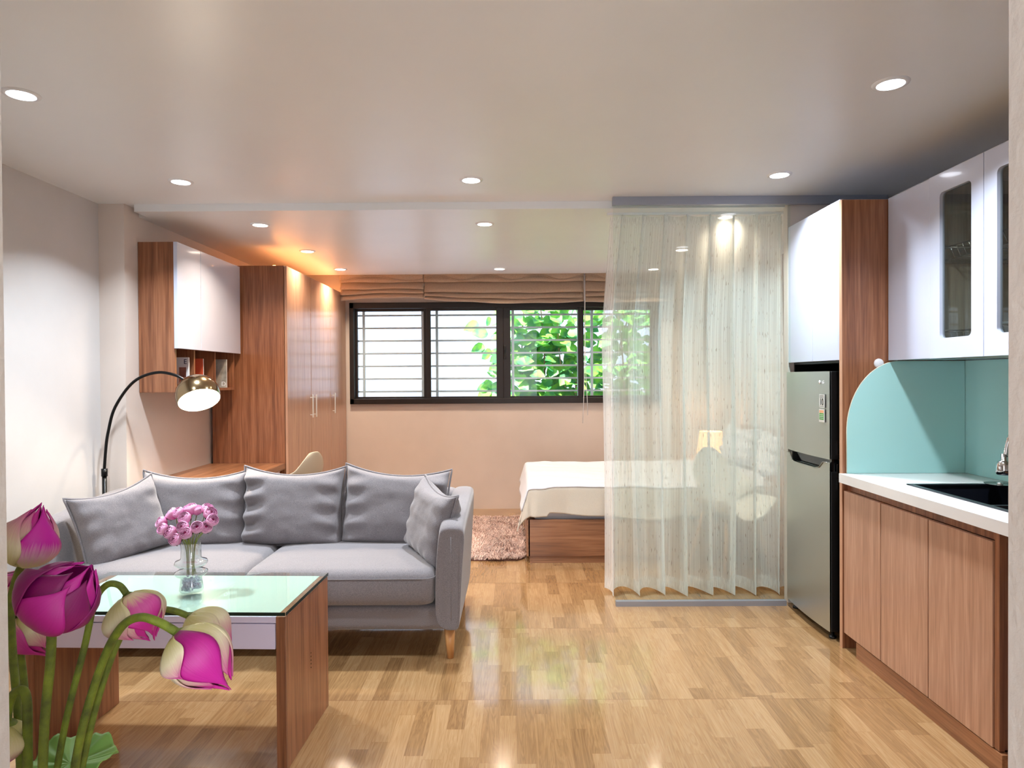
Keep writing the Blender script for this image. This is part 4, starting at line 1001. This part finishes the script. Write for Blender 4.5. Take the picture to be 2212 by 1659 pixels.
# ================================================================ LOTUS FLOWERS in the doorway foreground
YF = .92
LS = mat('lotus_stem_green', (112, 128, 32), .5, bump=.4, bscale=900, var=.35)
LCR = petal_mat('lotus_cream_petal', (196, 190, 120), (222, 212, 178), (196, 70, 150), .5, 1.0)
LPK = petal_mat('lotus_pink_petal', (214, 196, 150), (206, 90, 160), (190, 30, 140), .3, .7)
LMG = petal_mat('lotus_magenta_petal', (150, 20, 110), (172, 14, 128), (190, 30, 150), .35, .8)
LCM = petal_mat('lotus_two_tone_petal', (210, 204, 160), (224, 170, 196), (196, 24, 160), .3, .52)
LDK = petal_mat('lotus_dark_petal', (140, 60, 90), (150, 10, 105), (128, 6, 96), .25, .7)
vb = thing('floor_vase', 'tall dark ceramic vase holding the lotus stems', 'vase', (-.63, .93, 0))
MB().lathe([(.001, .002), (.09, .002), (.11, .05), (.125, .25), (.11, .5), (.075, .66), (.085, .72), (.08, .72), (.065, .66), (.08, .6), (.001, .55)], (-.63, .93, 0), 40).build('body', mat('dark_glazed_ceramic', (50, 48, 52), .2), vb, smooth=True)
def Q(px, py, y=YF):
    """picture-independent construction points: metres in the plane y"""
    return Vector(((px - 1112) * y / F * 1.0, y, 1.36 - (py - 816) * y / F))
def lotus(label, base, tip, R_, stem, mats, seed, n1=5, n2=6, openn=0.0, sr=.005, twist=0, plump=1.0, extra=()):
    base, tip = Vector(base), Vector(tip); tip = base + (tip - base) * 1.10; ax = tip - base; Lh = ax.length; ax.normalize()
    t = thing('lotus_flower', label, 'lotus flower', stem[0], 0, 'lotus flowers in the foreground')
    ref = Vector((0, -1, 0)); sx = (ref - ax * ref.dot(ax)).normalized(); sy = ax.cross(sx)
    MB().tube(crv(stem + [base + ax * Lh * .03], 8), sr, 12).build('stem', LS, t)
    MB().lathe([(sr * .8, -.004), (sr * 1.9, 0), (sr * 2.2, Lh * .05), (sr, Lh * .08)], base, 16, M=Matrix((sx, sy, ax)).transposed()).build('receptacle', LS, t, smooth=True)
    R = random.Random(seed)
    layers = [(n2, .90, 1.0, mats[1], None), (n1, 1.0, .90, mats[0], None)] + [(1, 1.07 + .06 * k, e_[2], e_[3], e_) for k, e_ in enumerate(extra)]
    for li, (n, rk, lk, mt, ex) in enumerate(layers):
        for i in range(n):
            a0 = 2 * PI * (i + .5 * li) / n + R.uniform(-.15, .15) + twist
            lk2 = lk * R.uniform(.93, 1.04); rk2 = rk * R.uniform(.97, 1.03) + .012 * i; ww = 2 * PI / n * 1.35
            if ex: ww = ex[1]; a0 = ex[0]; lk2 = lk
            kink = R.uniform(-.06, .06)
            def fn(u, v, a0=a0, rk2=rk2, lk2=lk2, ww=ww, kink=kink, li=li):
                s = u * 2 - 1
                vv = v * lk2
                prof = math.sin(PI * min(1, .06 + .90 * (vv ** .84))) ** .80
                rr3 = R_ * rk2 * prof * plump * (1 - .5 * (1 - openn * 3) * vv ** 4) + openn * R_ * max(0, vv - .5) * (1.2 if li == 1 else .8)
                wid = ww / 2 * (max(.0, math.sin(PI * min(.995, .18 + .82 * v))) ** (1.05 if ex else .75))
                a = a0 + s * wid + kink * v
                if ex: rr3 += R_ * (.05 + .12 * v * (1 - v * .6))
                rr3 *= 1 + .045 * abs(s) ** 2 * v - .03 * (1 - abs(s)) * v + .02 * fbm(u * 3, v * 3, a0)
                zz = Lh * vv - Lh * .05 * abs(s) ** 2 * v
                return base + ax * zz + (sx * math.cos(a) + sy * math.sin(a)) * rr3
            MB().grid(fn, 10, 16).build('petal', mt, t, solid=.0011)
    return t
lotus('upright cream lotus bud with a magenta petal, nearest the left doorway edge', Q(42, 1216), Q(80, 1098), .034, [Q(32, 1760), Q(26, 1560), Q(16, 1400), Q(14, 1300), Q(28, 1240)], (LCR, LPK, LMG), 1, twist=.4, extra=((.95, 1.5, 1.02, LCM), (-.45, 1.7, .93, LCR)))
lotus('large dark magenta lotus opening towards the right', Q(78, 1338, .86), Q(176, 1232, .86), .042, [Q(72, 1790, .86), Q(84, 1560, .86), Q(98, 1430, .86), Q(100, 1352, .86)], (LDK, LMG, LMG), 2, openn=.16, sr=.0058, twist=.2, plump=1.1, extra=((.2, 1.3, .85, LMG), (-.9, 1.2, .8, LDK)))
lotus('drooping cream lotus bud with a pink side, seen against the coffee table', Q(268, 1284, .95), Q(318, 1372, .95), .038, [Q(92, 1760, .93), Q(130, 1560, .93), Q(172, 1400, .94), Q(196, 1300, .95), Q(222, 1262, .95), Q(250, 1262, .95)], (LCR, LPK, LPK), 3, sr=.0046, twist=.9, extra=((-.7, 1.4, .9, LPK), (.3, 1.5, .8, LCR)))
lotus('smaller drooping lotus bud behind the lowest flower', Q(404, 1330, .98), Q(484, 1402, .98), .034, [Q(136, 1790, .93), Q(190, 1550, .94), Q(240, 1400, .96), Q(278, 1340, .97), Q(320, 1316, .98), Q(365, 1317, .98)], (LCR, LPK, LPK), 4, sr=.0046, twist=.3, extra=((-.2, 1.5, .85, LCR),))
lotus('lowest drooping lotus with a wide bright magenta petal', Q(378, 1366, .88), Q(478, 1474, .88), .040, [Q(128, 1800, .9), Q(160, 1600, .9), Q(208, 1440, .9), Q(250, 1358, .89), Q(292, 1332, .88), Q(338, 1344, .88)], (LCR, LPK, LMG), 5, sr=.0056, openn=.05, twist=-.5, extra=((-.45, 1.35, 1.04, LMG), (.2, 1.2, .5, LCR)))
lotus('pale pink lotus bud half hidden by the left doorway edge', Q(2, 1310, 1.0), Q(46, 1236, 1.0), .036, [Q(50, 1760, .96), Q(38, 1560, .98), Q(14, 1400, 1.0), Q(0, 1340, 1.0)], (LCR, LPK, LPK), 6, sr=.0046)
lotus('hanging lotus bud with bright pink lower petals, behind the dark one', Q(40, 1326, 1.0), Q(92, 1402, 1.0), .034, [Q(46, 1790, .95), Q(46, 1600, .96), Q(38, 1450, .98), Q(24, 1350, 1.0), Q(26, 1322, 1.0)], (LCR, LPK, LPK), 7, sr=.005, extra=((.3, 1.4, 1.0, LPK),))
lotus('lotus bending down out of view at the left doorway edge', Q(2, 1560, .9), Q(-14, 1650, .9), .03, [Q(44, 1790, .9), Q(46, 1620, .9), Q(46, 1520, .9), Q(36, 1490, .9), Q(16, 1500, .9), Q(4, 1530, .9)], (LCR, LPK, LPK), 8, sr=.006)
# lotus leaf
lt = thing('lotus_leaf', 'round crinkled green lotus leaf below the stems', 'leaf', Q(140, 1800, .97))
def lfn(u, v):
    a = u * 2 * PI; r = .060 * v * (1 + .06 * math.sin(3 * a + 1) + .03 * math.sin(8 * a))
    z = .008 * v * v + .006 * v * math.sin(5 * a + 2) + .003 * math.sin(a * 14) * v
    c = Q(138, 1650, .97)
    return c + Vector((r * math.cos(a), r * math.sin(a) * .9, z + .12 * r * math.sin(a)))
LV = leafmat('lotus_leaf_green', (104, 160, 66), (152, 196, 104), .2)
MB().grid(lfn, 72, 14).build('blade', LV, lt, solid=.0012)
MB().tube(crv([Q(110, 1800, .95), Q(125, 1720, .96), Q(138, 1656, .97)]), .004, 8).build('stalk', LS, lt)
